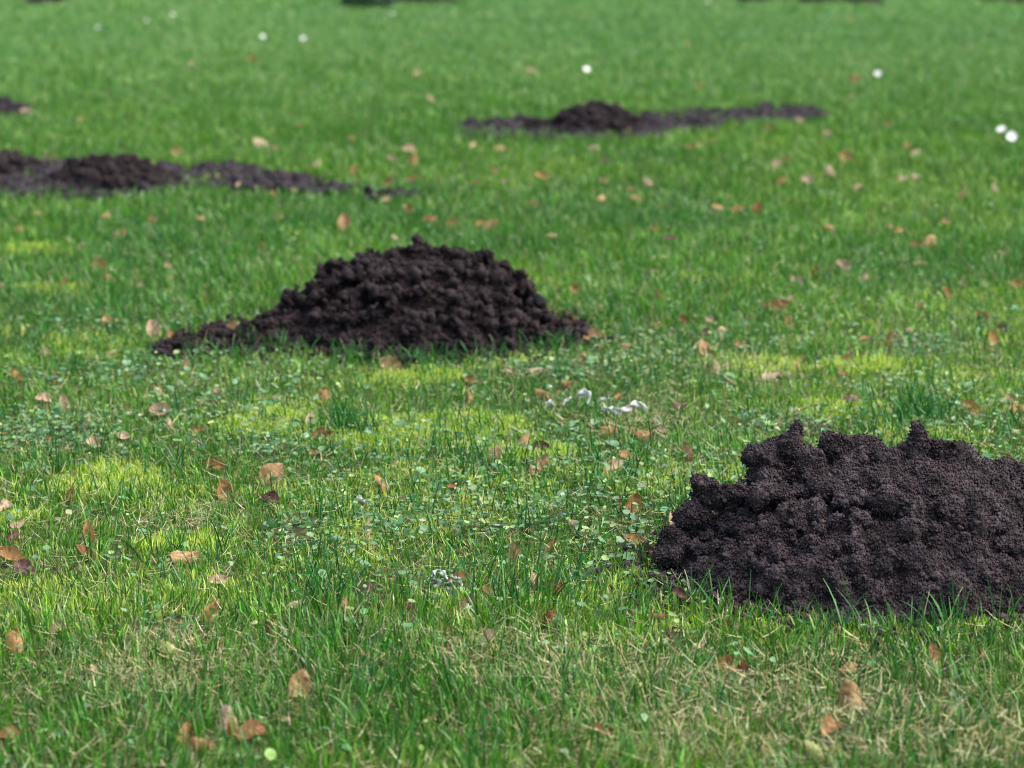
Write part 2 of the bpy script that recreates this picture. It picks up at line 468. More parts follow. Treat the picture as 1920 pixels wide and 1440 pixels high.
# front molehill: near, fluffy fine crumbs, two spikes on its crest
g = np.random.default_rng(21)
cx, cy, rx, ry = FRONT
z0 = float(H(cx, cy))
D0 = cy
front_lumps = [  # (px, py, depth, rx, rz)
    (1300, 1015, D0 - .03, 52, 34), (1268, 1050, D0 - .02, 46, 30), (1340, 925, D0 + .01, 40, 32), (1318, 905, D0 + .01, 20, 16), (1375, 925, D0, 40, 20),
    (1305, 960, D0, 32, 24), (1262, 1010, D0 - .01, 30, 22), (1248, 1042, D0 - .03, 30, 18), (1290, 975, D0, 24, 22), (1330, 1000, D0 - .05, 60, 30),
    (1440, 880, D0 + .03, 34, 56), (1454, 852, D0 + .04, 36, 32), (1480, 844, D0 + .03, 26, 20), (1486, 824, D0 + .03, 17, 16), (1490, 808, D0 + .03, 12, 14), (1494, 797, D0 + .03, 8, 10),
    (1520, 870, D0 + .02, 34, 28), (1570, 845, D0 + .04, 40, 34), (1620, 850, D0 + .04, 46, 33), (1665, 868, D0 + .05, 42, 30), (1600, 872, D0, 60, 26),
    (1712, 852, D0 + .03, 25, 26), (1718, 828, D0 + .03, 14, 18), (1721, 808, D0 + .03, 13, 15), (1721, 797, D0 + .03, 10, 9), (1700, 858, D0 + .03, 30, 26), (1758, 842, D0 + .05, 20, 20), (1780, 860, D0 + .05, 46, 30),
    (1830, 892, D0 + .05, 48, 26), (1880, 885, D0 + .06, 30, 20), (1900, 905, D0 + .05, 40, 34), (1960, 930, D0 + .05, 60, 44), (2020, 990, D0, 60, 50),
    (1545, 905, D0 - .05, 44, 24), (1450, 925, D0 - .04, 58, 26), (1400, 955, D0 - .08, 66, 24), (1505, 985, D0 - .13, 80, 34), (1610, 960, D0 - .08, 60, 26),
    (1700, 930, D0 - .05, 50, 26), (1740, 900, D0 - .03, 36, 28), (1780, 950, D0 - .08, 50, 26), (1850, 960, D0 - .06, 50, 34), (1900, 985, D0 - .08, 40, 30),
    (1615, 1030, D0 - .17, 38, 26), (1560, 1040, D0 - .17, 44, 22), (1480, 1108, D0 - .25, 62, 32), (1385, 1150, D0 - .28, 34, 24), (1700, 1050, D0 - .18, 90, 30),
    (1800, 1030, D0 - .16, 60, 30), (1860, 1080, D0 - .2, 70, 32), (1740, 1125, D0 - .26, 60, 24), (1640, 1120, D0 - .25, 50, 22), (1580, 1140, D0 - .27, 46, 20),
    (1330, 1085, D0 - .18, 56, 26), (1290, 1110, D0 - .18, 34, 18), (1400, 1060, D0 - .2, 60, 26), (1810, 1140, D0 - .26, 60, 22), (1900, 1130, D0 - .24, 60, 28)]
DF = [(cx, cy, rx, ry, 0.130, z0 - 0.006, 2.4), (cx + 0.015, cy + 0.02, rx * .78, ry * .72, 0.166, z0 - 0.006, 2.6)]
sets = [dome(*d) for d in DF] + px_lumps(front_lumps, g, DF)
sets.append(surface_lumps(230, cx, cy, rx, ry, 0.142, z0, 0.008, 0.026, g))
sets.append(surface_lumps(500, cx, cy, rx, ry, 0.148, z0, 0.004, 0.012, g, edge=1.04))
front = molehill('large crumbly dark molehill with two soil spikes, nearest at the lower right', Vector((cx, cy, 0)), sets, 0.0030,
                 [('CLOUDS', 0.07, 0.024, 3), ('CLOUDS', 0.024, 0.022, 3), ('CLOUDS', 0.009, 0.013, 2)], M_SOIL, 125000, (0.0011, 0.0027), g, big=4500, big_r=(0.0016, 0.0048), spill=[(cx, cy, rx, ry, 2600, 0.006)])
clods(front, [(1238, 1095, 16), (1262, 1140, 12), (1345, 1178, 14), (1300, 1150, 9), (1246, 1062, 12), (1420, 1186, 10), (1530, 1178, 12)], M_SOIL, g, 1)

# middle molehill: wide, moist clods, a tail of soil to the left
g = np.random.default_rng(22)
cx, cy, rx, ry = MID
z0 = float(H(cx, cy)); D0 = cy
mid_lumps = [
    (330, 670, D0 - .08, 22, 7), (360, 662, D0 - .08, 24, 10), (395, 650, D0 - .06, 32, 16), (425, 638, D0 - .04, 26, 18), (448, 632, D0 - .03, 26, 18), (470, 615, D0, 26, 20), (492, 594, D0, 22, 16),
    (528, 602, D0, 30, 20), (500, 610, D0 - .06, 36, 20), (572, 566, D0, 30, 26), (608, 514, D0 + .02, 24, 22), (630, 500, D0 + .02, 30, 22),
    (665, 500, D0 + .03, 30, 20), (700, 482, D0 + .03, 26, 18), (735, 480, D0 + .04, 32, 20), (775, 470, D0 + .04, 28, 16), (779, 449, D0 + .04, 5, 10),
    (800, 472, D0 + .04, 40, 20), (850, 474, D0 + .04, 40, 18), (900, 482, D0 + .04, 34, 20), (935, 500, D0 + .03, 30, 18), (965, 515, D0 + .02, 26, 20),
    (985, 545, D0, 24, 26), (1020, 590, D0 - .02, 26, 20), (1040, 610, D0 - .03, 36, 16), (1078, 612, D0 - .02, 16, 14), (1095, 640, D0 - .06, 28, 12),
    (690, 520, D0 - .06, 34, 22), (620, 560, D0 - .08, 44, 26), (600, 600, D0 - .12, 46, 22), (560, 620, D0 - .12, 40, 20), (820, 500, D0 - .03, 56, 18),
    (880, 515, D0 - .06, 40, 22), (780, 540, D0 - .1, 50, 24), (850, 580, D0 - .13, 60, 24), (930, 560, D0 - .08, 46, 26), (960, 600, D0 - .1, 50, 22),
    (700, 590, D0 - .14, 50, 22), (640, 640, D0 - .19, 50, 16), (740, 640, D0 - .2, 50, 18), (840, 640, D0 - .2, 60, 18), (930, 640, D0 - .17, 50, 16),
    (1010, 635, D0 - .13, 40, 14), (540, 650, D0 - .17, 46, 14), (470, 655, D0 - .13, 36, 12)]
DM = [(cx, cy, rx, ry, 0.125, z0 - 0.006, 2.0), (cx + .02, cy + 0.01, rx * .78, ry * .74, 0.168, z0 - 0.006, 2.4)]
DM.append((*gell(525, 640, 120, 30), 0.062, z0 - 0.006, 2.0))
sets = [dome(*d) for d in DM] + px_lumps(mid_lumps, g, DM, 0.42)
for (ax, ay, bx, by) in MIDTAIL: sets.append(dome(ax, ay, bx, by, 0.030, float(H(ax, ay)) - 0.006)); sets.append(surface_lumps(90, ax, ay, bx, by, 0.026, float(H(ax, ay)), 0.005, 0.017, g))
sets.append(surface_lumps(150, cx, cy, rx, ry, 0.148, z0, 0.012, 0.036, g, edge=1.05))
sets.append(surface_lumps(220, cx, cy, rx, ry, 0.156, z0, 0.006, 0.016, g, edge=1.08))
mid = molehill('wide dark molehill of moist clods in the middle, tail of soil running left', Vector((cx, cy, 0)), sets, 0.0042,
               [('CLOUDS', 0.07, 0.026, 2), ('CLOUDS', 0.045, 0.036, 13), ('CLOUDS', 0.016, 0.016, 12), ('CLOUDS', 0.02, 0.014, 2), ('CLOUDS', 0.008, 0.008, 1)], M_SOILB, 80000, (0.0010, 0.0042), g, big=2600, big_r=(0.0025, 0.013),
               spill=[(cx, cy, rx, ry, 1600, 0.009), (*MIDTAIL[0], 700, 0.008), (*MIDTAIL[1], 300, 0.008)])
clods(mid, [(300, 674, 18), (345, 678, 11), (1120, 662, 11), (1098, 622, 12), (500, 682, 12), (860, 690, 10)], M_SOILB, g, 2)

def small_hill(label, e, h, lumps, ap, mat, seed, n=110, r=(0.010, 0.030), vox=0.006, dens=260):
    g = np.random.default_rng(seed)
    cx, cy, rx, ry = e
    z0 = float(H(cx, cy))
    sets = [dome(cx, cy, rx, ry, h, z0 - 0.006)] + px_lumps([(a, b, cy + c, d, f) for a, b, c, d, f in lumps], g)
    sets.append(surface_lumps(n, cx, cy, rx, ry, h * 1.05, z0, r[0], r[1], g, edge=1.05))
    root = molehill(label, Vector((cx, cy, 0)), sets, vox, [('CLOUDS', 0.05, 0.018, 2), ('CLOUDS', 0.016, 0.012, 2)], mat, 9000, (0.002, 0.006), g, big=1500, big_r=(0.004, 0.014), spill=[(cx, cy, rx, ry, 300, 0.012)])
    if ap: apron(root, ap, 0.002, g, dens, M_SOILC, r0=0.010, r1=0.034)
    return root

small_hill('blurred dark molehill on a strip of bare soil, back at the left', gell(205, 351, 112, 19), 0.062,
           [(195, 312, .02, 14, 16), (237, 310, .02, 24, 15), (270, 325, .02, 28, 18), (150, 322, .02, 30, 14), (120, 336, .0, 26, 12), (185, 330, 0, 50, 20),
            (240, 345, -.05, 50, 18), (292, 352, -.04, 20, 14), (90, 352, -.03, 24, 10)], REARL_AP, M_SOILB, 31)
small_hill('low molehill cut by the left edge, beside the back left molehill', gell(10, 330, 84, 20), 0.040,
           [(20, 308, .02, 34, 12), (60, 314, .02, 26, 10), (95, 320, .01, 24, 8)], None, M_SOILB, 32, n=60)
small_hill('blurred dark molehill on a strip of bare soil, back right of centre', gell(1118, 248, 84, 13), 0.072,
           [(1075, 216, .0, 28, 14), (1105, 216, .02, 34, 14), (1150, 216, .0, 30, 16), (1178, 236, -.02, 24, 14), (1055, 230, -.04, 20, 14), (1110, 240, -.1, 60, 18),
            (1010, 243, -.02, 34, 17), (1000, 232, .0, 14, 10)], REARR_AP, M_SOILB, 33, vox=0.008)
g = np.random.default_rng(34)
small_hill('flat patch of dark soil at the left edge, behind the back left molehill', gell(-30, 212, 62, 9), 0.030, [(0, 206, 0, 22, 8)], FARL_AP, M_SOILC, 34, n=40, vox=0.008)
FAR = []
for (px, py, rxp, rz, lb) in [(88, -1, 34, 10, 'far dark soil heap at the top edge, top left corner'),
                              (790, -1, 70, 11, 'far dark soil heap at the top edge, right of the low green shrub'),
                              (1413, -3, 28, 8, 'far dark soil heap at the top edge, leftmost of the three at the right'),
                              (1530, -2, 30, 9, 'far dark soil heap at the top edge, middle one of the three at the right'),
                              (1615, -2, 34, 8, 'far dark soil heap at the top edge, rightmost of the three at the right'),
                              (1900, -4, 50, 8, 'far dark soil heap at the top edge, top right corner')]:
    py += 8; e = gell(px, py - 2, rxp, 5)
    FAR.append(e)
    small_hill(lb, e, 0.055, [(px - rxp * .3, py - rz * .3, 0, rxp * .4, rz * .6), (px + rxp * .3, py - rz * .2, 0, rxp * .4, rz * .6)], None, M_SOILB, 50 + int(px) % 40, n=40, vox=0.012)

# dark stone stuck on the middle molehill's right shoulder
def build_stone():
    g = np.random.default_rng(5)
    c = at_depth(1011, 566, MID[1] - 0.03); k = MID[1] / FPX
    V, F = blobs(ICO2, np.zeros((1, 3)), np.array([[16 * k, 14 * k, 14 * k]]), g, jit=0.05)
    me = lumpy('stone', V, F, 0.0016, [('CLOUDS', 0.02, 0.006, 1)], None or M_STONE)
    o = link('stone', me, M_STONE)
    o.location = c
    tag(o, 'smooth black stone stuck on the right shoulder of the middle molehill', 'stone')
M_STONE, nt, out = new_mat('black_stone')
p = N(nt, 'ShaderNodeBsdfPrincipled'); p.inputs['Base Color'].default_value = (0.012, 0.012, 0.016, 1); p.inputs['Roughness'].default_value = 0.6; p.inputs['Specular IOR Level'].default_value = 0.08
nz = N(nt, 'ShaderNodeTexNoise'); nz.inputs['Scale'].default_value = 120
rr = ramp(nt, [(0.3, (0.002, 0.002, 0.003)), (0.7, (0.007, 0.007, 0.009))]); nt.links.new(nz.outputs['Fac'], rr.inputs[0]); nt.links.new(rr.outputs[0], p.inputs['Base Color'])
nt.links.new(p.outputs[0], out.inputs['Surface'])
build_stone()

# ------------------------------------------------------------------ fallen leaves
# px, py, size px, colour (t tan, o orange, r rust, p pale pink, b dark brown, y yellow green), pose (u upright, f flat, n narrow / edge on)
LEAVES = """560,1282,52,t,u 396,1147,50,o,u 508,1173,32,r,n 419,1352,56,p,u 434,1370,42,r,u 354,1377,44,o,u 380,1396,42,o,f 472,1373,48,r,f 24,1204,44,o,u 31,1186,16,r,f 18,1377,36,o,f
110,1178,28,p,f 317,1217,36,y,f 554,1130,30,p,f 178,1257,24,p,n 650,1133,32,o,n 686,1106,32,b,f 686,1228,20,o,f 536,1348,15,p,f 503,1228,14,r,n
1026,1160,34,r,u 879,1133,36,p,u 849,1206,30,p,u 915,1197,30,p,f 1234,1153,22,r,f 1274,1113,24,b,f 1254,1195,26,b,n 1360,1242,32,o,u 1390,1256,28,r,f 1127,1370,32,r,f 1311,1209,20,p,f 890,1293,18,b,f
846,1177,16,o,n 766,1151,36,b,n 1046,1104,22,r,f 1599,1307,64,t,u 1752,1227,38,o,u 1778,1252,18,b,f 1842,1229,26,o,n 1591,1248,30,o,f 1555,1366,42,o,f 1523,1407,46,y,f 1616,1400,16,o,f 1439,1407,22,o,f
510,893,54,t,u 507,934,28,b,f 406,871,34,o,f 425,921,42,o,u 168,999,46,o,u 157,1036,38,r,n 22,1046,44,o,f 46,1068,36,b,f 122,757,34,p,u 303,773,38,p,f 314,797,26,p,u 166,795,28,p,n 179,833,28,p,f 370,809,26,o,f
581,788,34,p,u 605,817,36,o,f 589,850,18,r,f 609,742,24,o,u 408,740,30,p,u 82,747,26,p,f 106,707,24,o,u 343,685,28,t,u 137,930,34,o,n 133,890,22,o,f 346,1043,46,t,f 33,983,26,p,f 24,1006,22,b,f 97,820,16,o,f 9,813,14,r,f
233,820,24,p,f 319,839,18,r,n 410,1087,32,p,f 693,992,40,p,n 29,707,28,r,n 292,733,22,p,n 8,950,24,p,f 735,686,48,t,f 872,778,32,p,f 1012,873,44,t,u 925,855,42,t,u 983,832,40,t,u 1016,839,28,b,f
1289,860,56,t,n 1174,855,24,o,f 1149,873,34,p,f 1187,945,38,o,u 1163,937,18,r,n 1187,1012,36,o,f 1212,1035,28,b,f 1264,977,32,p,u 963,1039,44,t,u 1036,1025,30,o,n 997,1094,44,p,n 862,1085,38,r,f 717,912,46,o,n 755,933,22,r,f
848,912,16,r,f 1041,1094,30,r,n 917,1108,24,o,f 1085,673,36,t,u 1005,691,24,p,f 952,695,16,p,f 884,711,22,o,f 877,744,32,o,n 1016,737,28,o,f 1240,804,18,p,f 1205,813,30,r,f 1140,806,30,o,f 1063,718,20,r,f 1074,977,18,p,f
1746,454,44,t,u 1714,460,17,o,f 1254,447,24,b,f 1669,426,18,t,f 1774,417,17,t,f 1688,434,20,o,f 1882,477,22,p,f 1583,497,28,p,f 1530,512,24,o,n 1620,522,20,p,f 1492,526,24,p,f 1777,550,28,o,u 1804,533,14,p,f 1909,535,24,o,f
1236,559,30,o,u 1455,574,44,r,f 1480,562,16,p,f 1478,606,30,o,u 1727,571,15,r,f 1841,595,30,r,f 1860,636,30,o,u 1879,617,26,b,f 1279,599,18,r,f 1230,608,18,o,f 1331,599,18,p,f 1352,625,28,p,u 1320,657,38,t,u 1386,647,28,o,f
1324,625,20,b,f 1342,689,28,p,u 1363,687,14,p,f 1446,706,34,p,f 1489,681,20,o,f 1624,634,18,o,f 1665,636,28,o,u 1648,640,14,p,f 1704,617,15,p,f 1590,672,24,t,n 1579,700,17,r,f 1597,749,28,b,f 1824,766,34,o,f 1909,764,36,o,f
1896,749,22,t,f 1492,767,20,p,f 1275,758,24,b,f 1226,428,18,o,f 1236,482,24,p,f 1226,509,16,p,f 1556,428,22,o,f 1725,494,22,t,f 69,400,15,t,f 199,406,17,t,f 285,410,19,r,f 312,396,16,t,n 378,410,18,t,f 225,436,22,o,f
35,431,15,o,f 151,461,22,p,f 487,463,22,o,u 185,497,28,o,f 317,499,20,p,f 317,518,17,o,f 204,525,26,o,u 119,532,20,o,f 261,535,17,p,f 339,560,19,p,f 385,558,26,t,u 318,547,17,o,f 287,618,34,p,u 433,618,36,t,u 321,635,28,r,n
201,602,22,t,f 221,599,15,p,f 167,616,15,r,f 83,660,22,p,f 211,664,22,o,f 6,535,17,p,f 5,485,15,o,f 37,724,20,o,n 42,618,20,y,n 645,420,38,t,u 922,426,34,t,u 1035,440,19,p,f 740,447,13,p,f 1070,595,26,o,u 1115,632,34,t,f
610,735,18,o,f 520,745,16,p,f 1080,545,22,o,f 1105,517,17,o,f 1175,645,20,o,f 810,412,18,o,f 846,419,20,o,f 900,420,16,o,f 522,407,17,t,f 490,268,28,p,f 517,276,17,t,f 330,285,20,t,f 82,295,24,p,n 98,293,18,o,n
765,281,24,p,f 776,300,22,o,u 733,296,16,p,f 595,307,22,p,u 665,320,22,o,u 772,338,20,o,f 887,273,15,p,f 935,278,20,t,f 657,258,18,o,f 715,262,13,o,f 565,235,17,o,f 150,225,16,t,f 50,208,20,p,f 410,332,14,p,f 450,345,16,p,f
512,362,15,o,f 552,357,13,p,f 722,377,18,p,f 767,390,20,o,u 800,412,18,o,f 945,341,15,p,f 930,320,15,o,f 892,342,18,o,f 725,343,20,o,f 475,110,18,o,f 362,120,16,p,f 782,138,17,p,f 807,187,16,p,f
1112,277,20,p,f 1135,301,20,b,f 1015,332,26,o,f 1132,338,15,t,f 1215,342,22,p,u 1182,353,14,o,f 1192,372,16,t,f 1127,370,20,t,f 1297,275,18,o,f 1317,273,18,t,f 1335,262,18,o,f 1442,242,18,o,f 1500,228,17,p,f 1455,307,22,p,u
1477,300,15,o,f 1465,341,18,o,f 1515,337,24,p,f 1557,320,24,p,u 1587,295,28,o,u 1700,272,17,o,f 1715,287,18,p,f 1692,337,24,p,f 1717,330,18,p,f 1805,350,18,t,n 1807,370,24,t,n 1867,353,20,p,u 1607,350,15,p,f 1385,392,24,o,f
1420,394,28,o,u 1347,390,22,t,f 1550,251,17,p,f 1665,232,16,o,f 1602,148,24,r,f 1290,81,14,o,f 1310,161,16,o,f 1597,34,14,o,f 1595,181,15,p,f 995,133,16,p,f 1000,382,18,o,f 1158,742,16,o,f 1178,248,18,p,n"""
LV = []
for w in LEAVES.split():
    a = w.split(','); LV.append((float(a[0]), float(a[1]), float(a[2]), a[3], a[4]))
LV = LV[:300]

LEAF_COL = {'t': ((0.22, 0.135, 0.055), (0.34, 0.225, 0.10)), 'o': ((0.17, 0.088, 0.026), (0.28, 0.158, 0.052)),
            'r': ((0.13, 0.052, 0.016), (0.26, 0.105, 0.032)), 'p': ((0.25, 0.175, 0.10), (0.40, 0.305, 0.19)),
            'b': ((0.055, 0.024, 0.018), (0.13, 0.062, 0.045)), 'y': ((0.22, 0.26, 0.07), (0.36, 0.36, 0.14))}
def leaf_mat(key):
    m, nt, out = new_mat('dry_leaf_' + {'t': 'tan', 'o': 'orange', 'r': 'rust', 'p': 'pale', 'b': 'brown', 'y': 'yellow_green'}[key])
    c0, c1 = LEAF_COL[key]
    uv = N(nt, 'ShaderNodeUVMap')
    oi = N(nt, 'ShaderNodeObjectInfo')
    sep = N(nt, 'ShaderNodeSeparateXYZ'); nt.links.new(uv.outputs[0], sep.inputs[0])
    ab = N(nt, 'ShaderNodeMath', operation='ABSOLUTE'); nt.links.new(sep.outputs['X'], ab.inputs[0])
    ma = N(nt, 'ShaderNodeMath', operation='MULTIPLY_ADD'); ma.inputs[1].default_value = -0.75
    nt.links.new(ab.outputs[0], ma.inputs[0]); nt.links.new(sep.outputs['Y'], ma.inputs[2])
    ml = N(nt, 'ShaderNodeMath', operation='MULTIPLY'); ml.inputs[1].default_value = 9.0; nt.links.new(ma.outputs[0], ml.inputs[0])
    fr = N(nt, 'ShaderNodeMath', operation='PINGPONG'); fr.inputs[1].default_value = 0.5; nt.links.new(ml.outputs[0], fr.inputs[0])
    side = N(nt, 'ShaderNodeMath', operation='LESS_THAN'); side.inputs[1].default_value = 0.07; nt.links.new(fr.outputs[0], side.inputs[0])
    rib = N(nt, 'ShaderNodeMath', operation='LESS_THAN'); rib.inputs[1].default_value = 0.022; nt.links.new(ab.outputs[0], rib.inputs[0])
    vein = N(nt, 'ShaderNodeMath', operation='MAXIMUM'); nt.links.new(side.outputs[0], vein.inputs[0]); nt.links.new(rib.outputs[0], vein.inputs[1])
    nz = N(nt, 'ShaderNodeTexNoise', noise_dimensions='4D'); nz.inputs['Scale'].default_value = 5; nz.inputs['Detail'].default_value = 5
    nt.links.new(uv.outputs[0], nz.inputs['Vector'])
    w = N(nt, 'ShaderNodeMath', operation='MULTIPLY'); w.inputs[1].default_value = 50; nt.links.new(oi.outputs['Random'], w.inputs[0]); nt.links.new(w.outputs[0], nz.inputs['W'])
    r1 = ramp(nt, [(0.33, tuple(v * 0.45 for v in c0)), (0.44, c0), (0.62, c1)]); nt.links.new(nz.outputs['Fac'], r1.inputs[0])
    mx = N(nt, 'ShaderNodeMix', data_type='RGBA'); mx.inputs[7].default_value = (*[min(1, v * 0.72) for v in c0], 1)
    vm = N(nt, 'ShaderNodeMath', operation='MULTIPLY'); vm.inputs[1].default_value = 0.55; nt.links.new(vein.outputs[0], vm.inputs[0])
    nt.links.new(vm.outputs[0], mx.inputs[0]); nt.links.new(r1.outputs[0], mx.inputs[6])
    hs = N(nt, 'ShaderNodeHueSaturation'); hs.inputs['Hue'].default_value = 0.5
    mr = N(nt, 'ShaderNodeMapRange'); mr.inputs['To Min'].default_value = 0.75; mr.inputs['To Max'].default_value = 1.2
    nt.links.new(oi.outputs['Random'], mr.inputs['Value']); nt.links.new(mr.outputs[0], hs.inputs['Value']); nt.links.new(mx.outputs[2], hs.inputs['Color'])
    p = N(nt, 'ShaderNodeBsdfPrincipled'); p.inputs['Roughness'].default_value = 0.6; p.inputs['Specular IOR Level'].default_value = 0.3
    nt.links.new(hs.outputs[0], p.inputs['Base Color'])
    bp = N(nt, 'ShaderNodeBump'); bp.inputs['Strength'].default_value = 0.5; bp.inputs['Distance'].default_value = 0.0006
    nt.links.new(vein.outputs[0], bp.inputs['Height']); nt.links.new(bp.outputs[0], p.inputs['Normal'])
    t = N(nt, 'ShaderNodeBsdfTranslucent'); nt.links.new(hs.outputs[0], t.inputs['Color'])
    ms = N(nt, 'ShaderNodeMixShader'); ms.inputs[0].default_value = 0.22
    nt.links.new(p.outputs[0], ms.inputs[1]); nt.links.new(t.outputs[0], ms.inputs[2]); nt.links.new(ms.outputs[0], out.inputs['Surface'])
    return m
LM = {k: leaf_mat(k) for k in LEAF_COL}

def leaf_geo(seed):
    """blade of unit length centred on its middle, with its own curl; and its stalk"""
    r = random.Random(seed)
    nu, nv = 10, 16
    wid = r.uniform(0.21, 0.33); peak = r.uniform(0.36, 0.48)
    cup = r.uniform(-1.6, 2.4); bend = r.uniform(-1.0, 1.5); twist = r.uniform(-0.5, 0.5); ph = r.uniform(0, 6)
    V, UV = [], []
    for j in range(nv + 1):
        v = j / nv
        e = math.log(0.5) / math.log(peak)
        w = wid * math.sin(math.pi * min(1, v ** e)) ** 0.72 if 0 < v < 1 else 0.006
        for i in range(nu + 1):
            u = -1 + 2 * i / nu
            ww = w * (1 + 0.05 * math.sin(v * 40 + ph)) if abs(u) == 1 else w
            x = u * ww; y = v - 0.5
            zz = cup * x * x * 1.4 + 0.03 * math.sin(v * 9 + ph + u * 2) * abs(u) + 0.012 * math.sin(23 * v + u * 5)
            a = bend * y
            yy = math.sin(a) / bend if abs(bend) > .05 else y
            zz += (1 - math.cos(a)) / bend if abs(bend) > .05 else 0
            tw = twist * y
            V.append((x * math.cos(tw) - zz * math.sin(tw) * 0.5, yy, zz * math.cos(tw) + x * math.sin(tw)))
            UV.append((x, v))
    F = []
    for j in range(nv):
        for i in range(nu):
            a = j * (nu + 1) + i
            F.append((a, a + 1, a + nu + 2, a + nu + 1))
    return V, F, UV, (bend, twist)

_leafmesh = {}
def leaf_meshes(var, key):
    if (var, key) in _leafmesh: return _leafmesh[(var, key)]
    V, F, UV, (bend, tw) = leaf_geo(100 + var)
    me = bpy.data.meshes.new('fallen_leaf'); me.from_pydata(V, [], F)
    ul = me.uv_layers.new(name='UVMap')
    for l in me.loops: ul.data[l.index].uv = UV[l.vertex_index]
    for p in me.polygons: p.use_smooth = True
    me.materials.append(LM[key])
    # stalk: a thin bent tube from the leaf's foot
    b = V[5]
    pts = [Vector((b[0], b[1] + 0.03, b[2])), Vector((b[0] + 0.01, b[1] - 0.07, b[2] - 0.01)), Vector((b[0] + 0.04, b[1] - 0.15, b[2] + 0.01))]
    sv, sf = [], []
    for k, p in enumerate(pts):
        for q in range(5):
            an = q * 2 * math.pi / 5; rr = 0.013 - 0.002 * k
            sv.append((p.x + rr * math.cos(an), p.y, p.z + rr * math.sin(an)))
    for k in range(2):
        for q in range(5):
            sf.append((k * 5 + q, k * 5 + (q + 1) % 5, k * 5 + 5 + (q + 1) % 5, k * 5 + 5 + q))
    sm = bpy.data.meshes.new('stalk'); sm.from_pydata(sv, [], sf); sm.materials.append(LM['b' if key in 'rb' else 't'])
    sm.uv_layers.new(name='UVMap')
    _leafmesh[(var, key)] = (me, sm)
    return me, sm

COLW = {'t': 'tan', 'o': 'orange-brown', 'r': 'rust-red', 'p': 'pale', 'b': 'dark brown', 'y': 'yellow-green'}
POSW = {'u': 'upright', 'f': 'flat', 'n': 'narrow'}
MARKS = [('the front molehill', 1230, 830, 1920, 1180), ('the middle molehill', 290, 450, 1130, 685), ('the back left molehill', 0, 300, 310, 370),
         ('the back left soil strip', 330, 305, 790, 385), ('the back right molehill', 990, 203, 1200, 265), ('the back right soil strip', 1200, 205, 1520, 250),
         ('the white bark strips', 1020, 730, 1220, 785), ('the lichen scrap', 800, 1065, 870, 1120), ('the bright moss patch', 660, 780, 950, 845),
         ('the smaller moss patch', 400, 775, 580, 815), ('the left moss patch', 140, 875, 320, 935), ('the two paired daisies', 1860, 230, 1912, 270),
         ('the dark grass tuft', 1660, 720, 1790, 800), ('the single daisy', 1090, 120, 1112, 140), ('the pale bottom left leaf pile', 340, 1330, 480, 1410)]
def leaf_label_key(px, py, c, pose, s):
    best = None
    for (nm, x0, y0, x1, y1) in MARKS:
        if 'pile' in nm and x0 - 5 <= px <= x1 + 5 and y0 - 5 <= py <= y1 + 5: return (c, pose, 'in the leaf pile at the bottom left', '', 0)
        dx = max(x0 - px, 0, px - x1); dy = max(y0 - py, 0, py - y1)
        d = math.hypot(dx, dy * 2.2)
        if best is None or d < best[0]:
            if dx == 0 and dy == 0: rel = 'on'
            elif dx > dy * 1.6: rel = 'left of' if px < x0 else 'right of'
            else: rel = 'behind' if py < y0 else 'in front of'
            best = (d, nm, rel)
    ring = 0 if best[0] < 170 else 1
    return (c, pose, ('far ' if ring and best[2] != 'on' else '') + best[2] + ' ' + best[1], '', 0)

def ordinal(i, n):
    if n == 2: return ['left', 'right'][i]
    if i == 0: return 'leftmost'
    if i == n - 1: return 'rightmost'
    W = ['', 'second', 'third', 'fourth', 'fifth', 'sixth', 'seventh', 'eighth', 'ninth', 'tenth']
    return W[i] + ' from left' if i < 10 else W[n - i - 1] + ' from right' if n - i - 1 > 0 else 'rightmost'
NUMW = ['', 'one', 'two', 'three', 'four', 'five', 'six', 'seven', 'eight', 'nine', 'ten', 'eleven', 'twelve']

keys = {}
for i, (px, py, s, c, pose) in enumerate(LV):
    keys.setdefault(leaf_label_key(px, py, c, pose, s), []).append(i)
LABEL = {}
for k, ids in keys.items():
    ids.sort(key=lambda i: LV[i][0])
    n = len(ids)
    for j, i in enumerate(ids):
        desc = f'{POSW[k[1]]} {COLW[k[0]]} lea'
        if n == 1: LABEL[i] = f'{desc}f {k[2]}'
        else: LABEL[i] = f'{ordinal(j, n)} of {NUMW[min(n, 12)]} {desc}ves {k[2]}'

def on_soil(x, y):
    return float(ell(np.array([x]), np.array([y]), [FRONT], 0)[0]) > 0

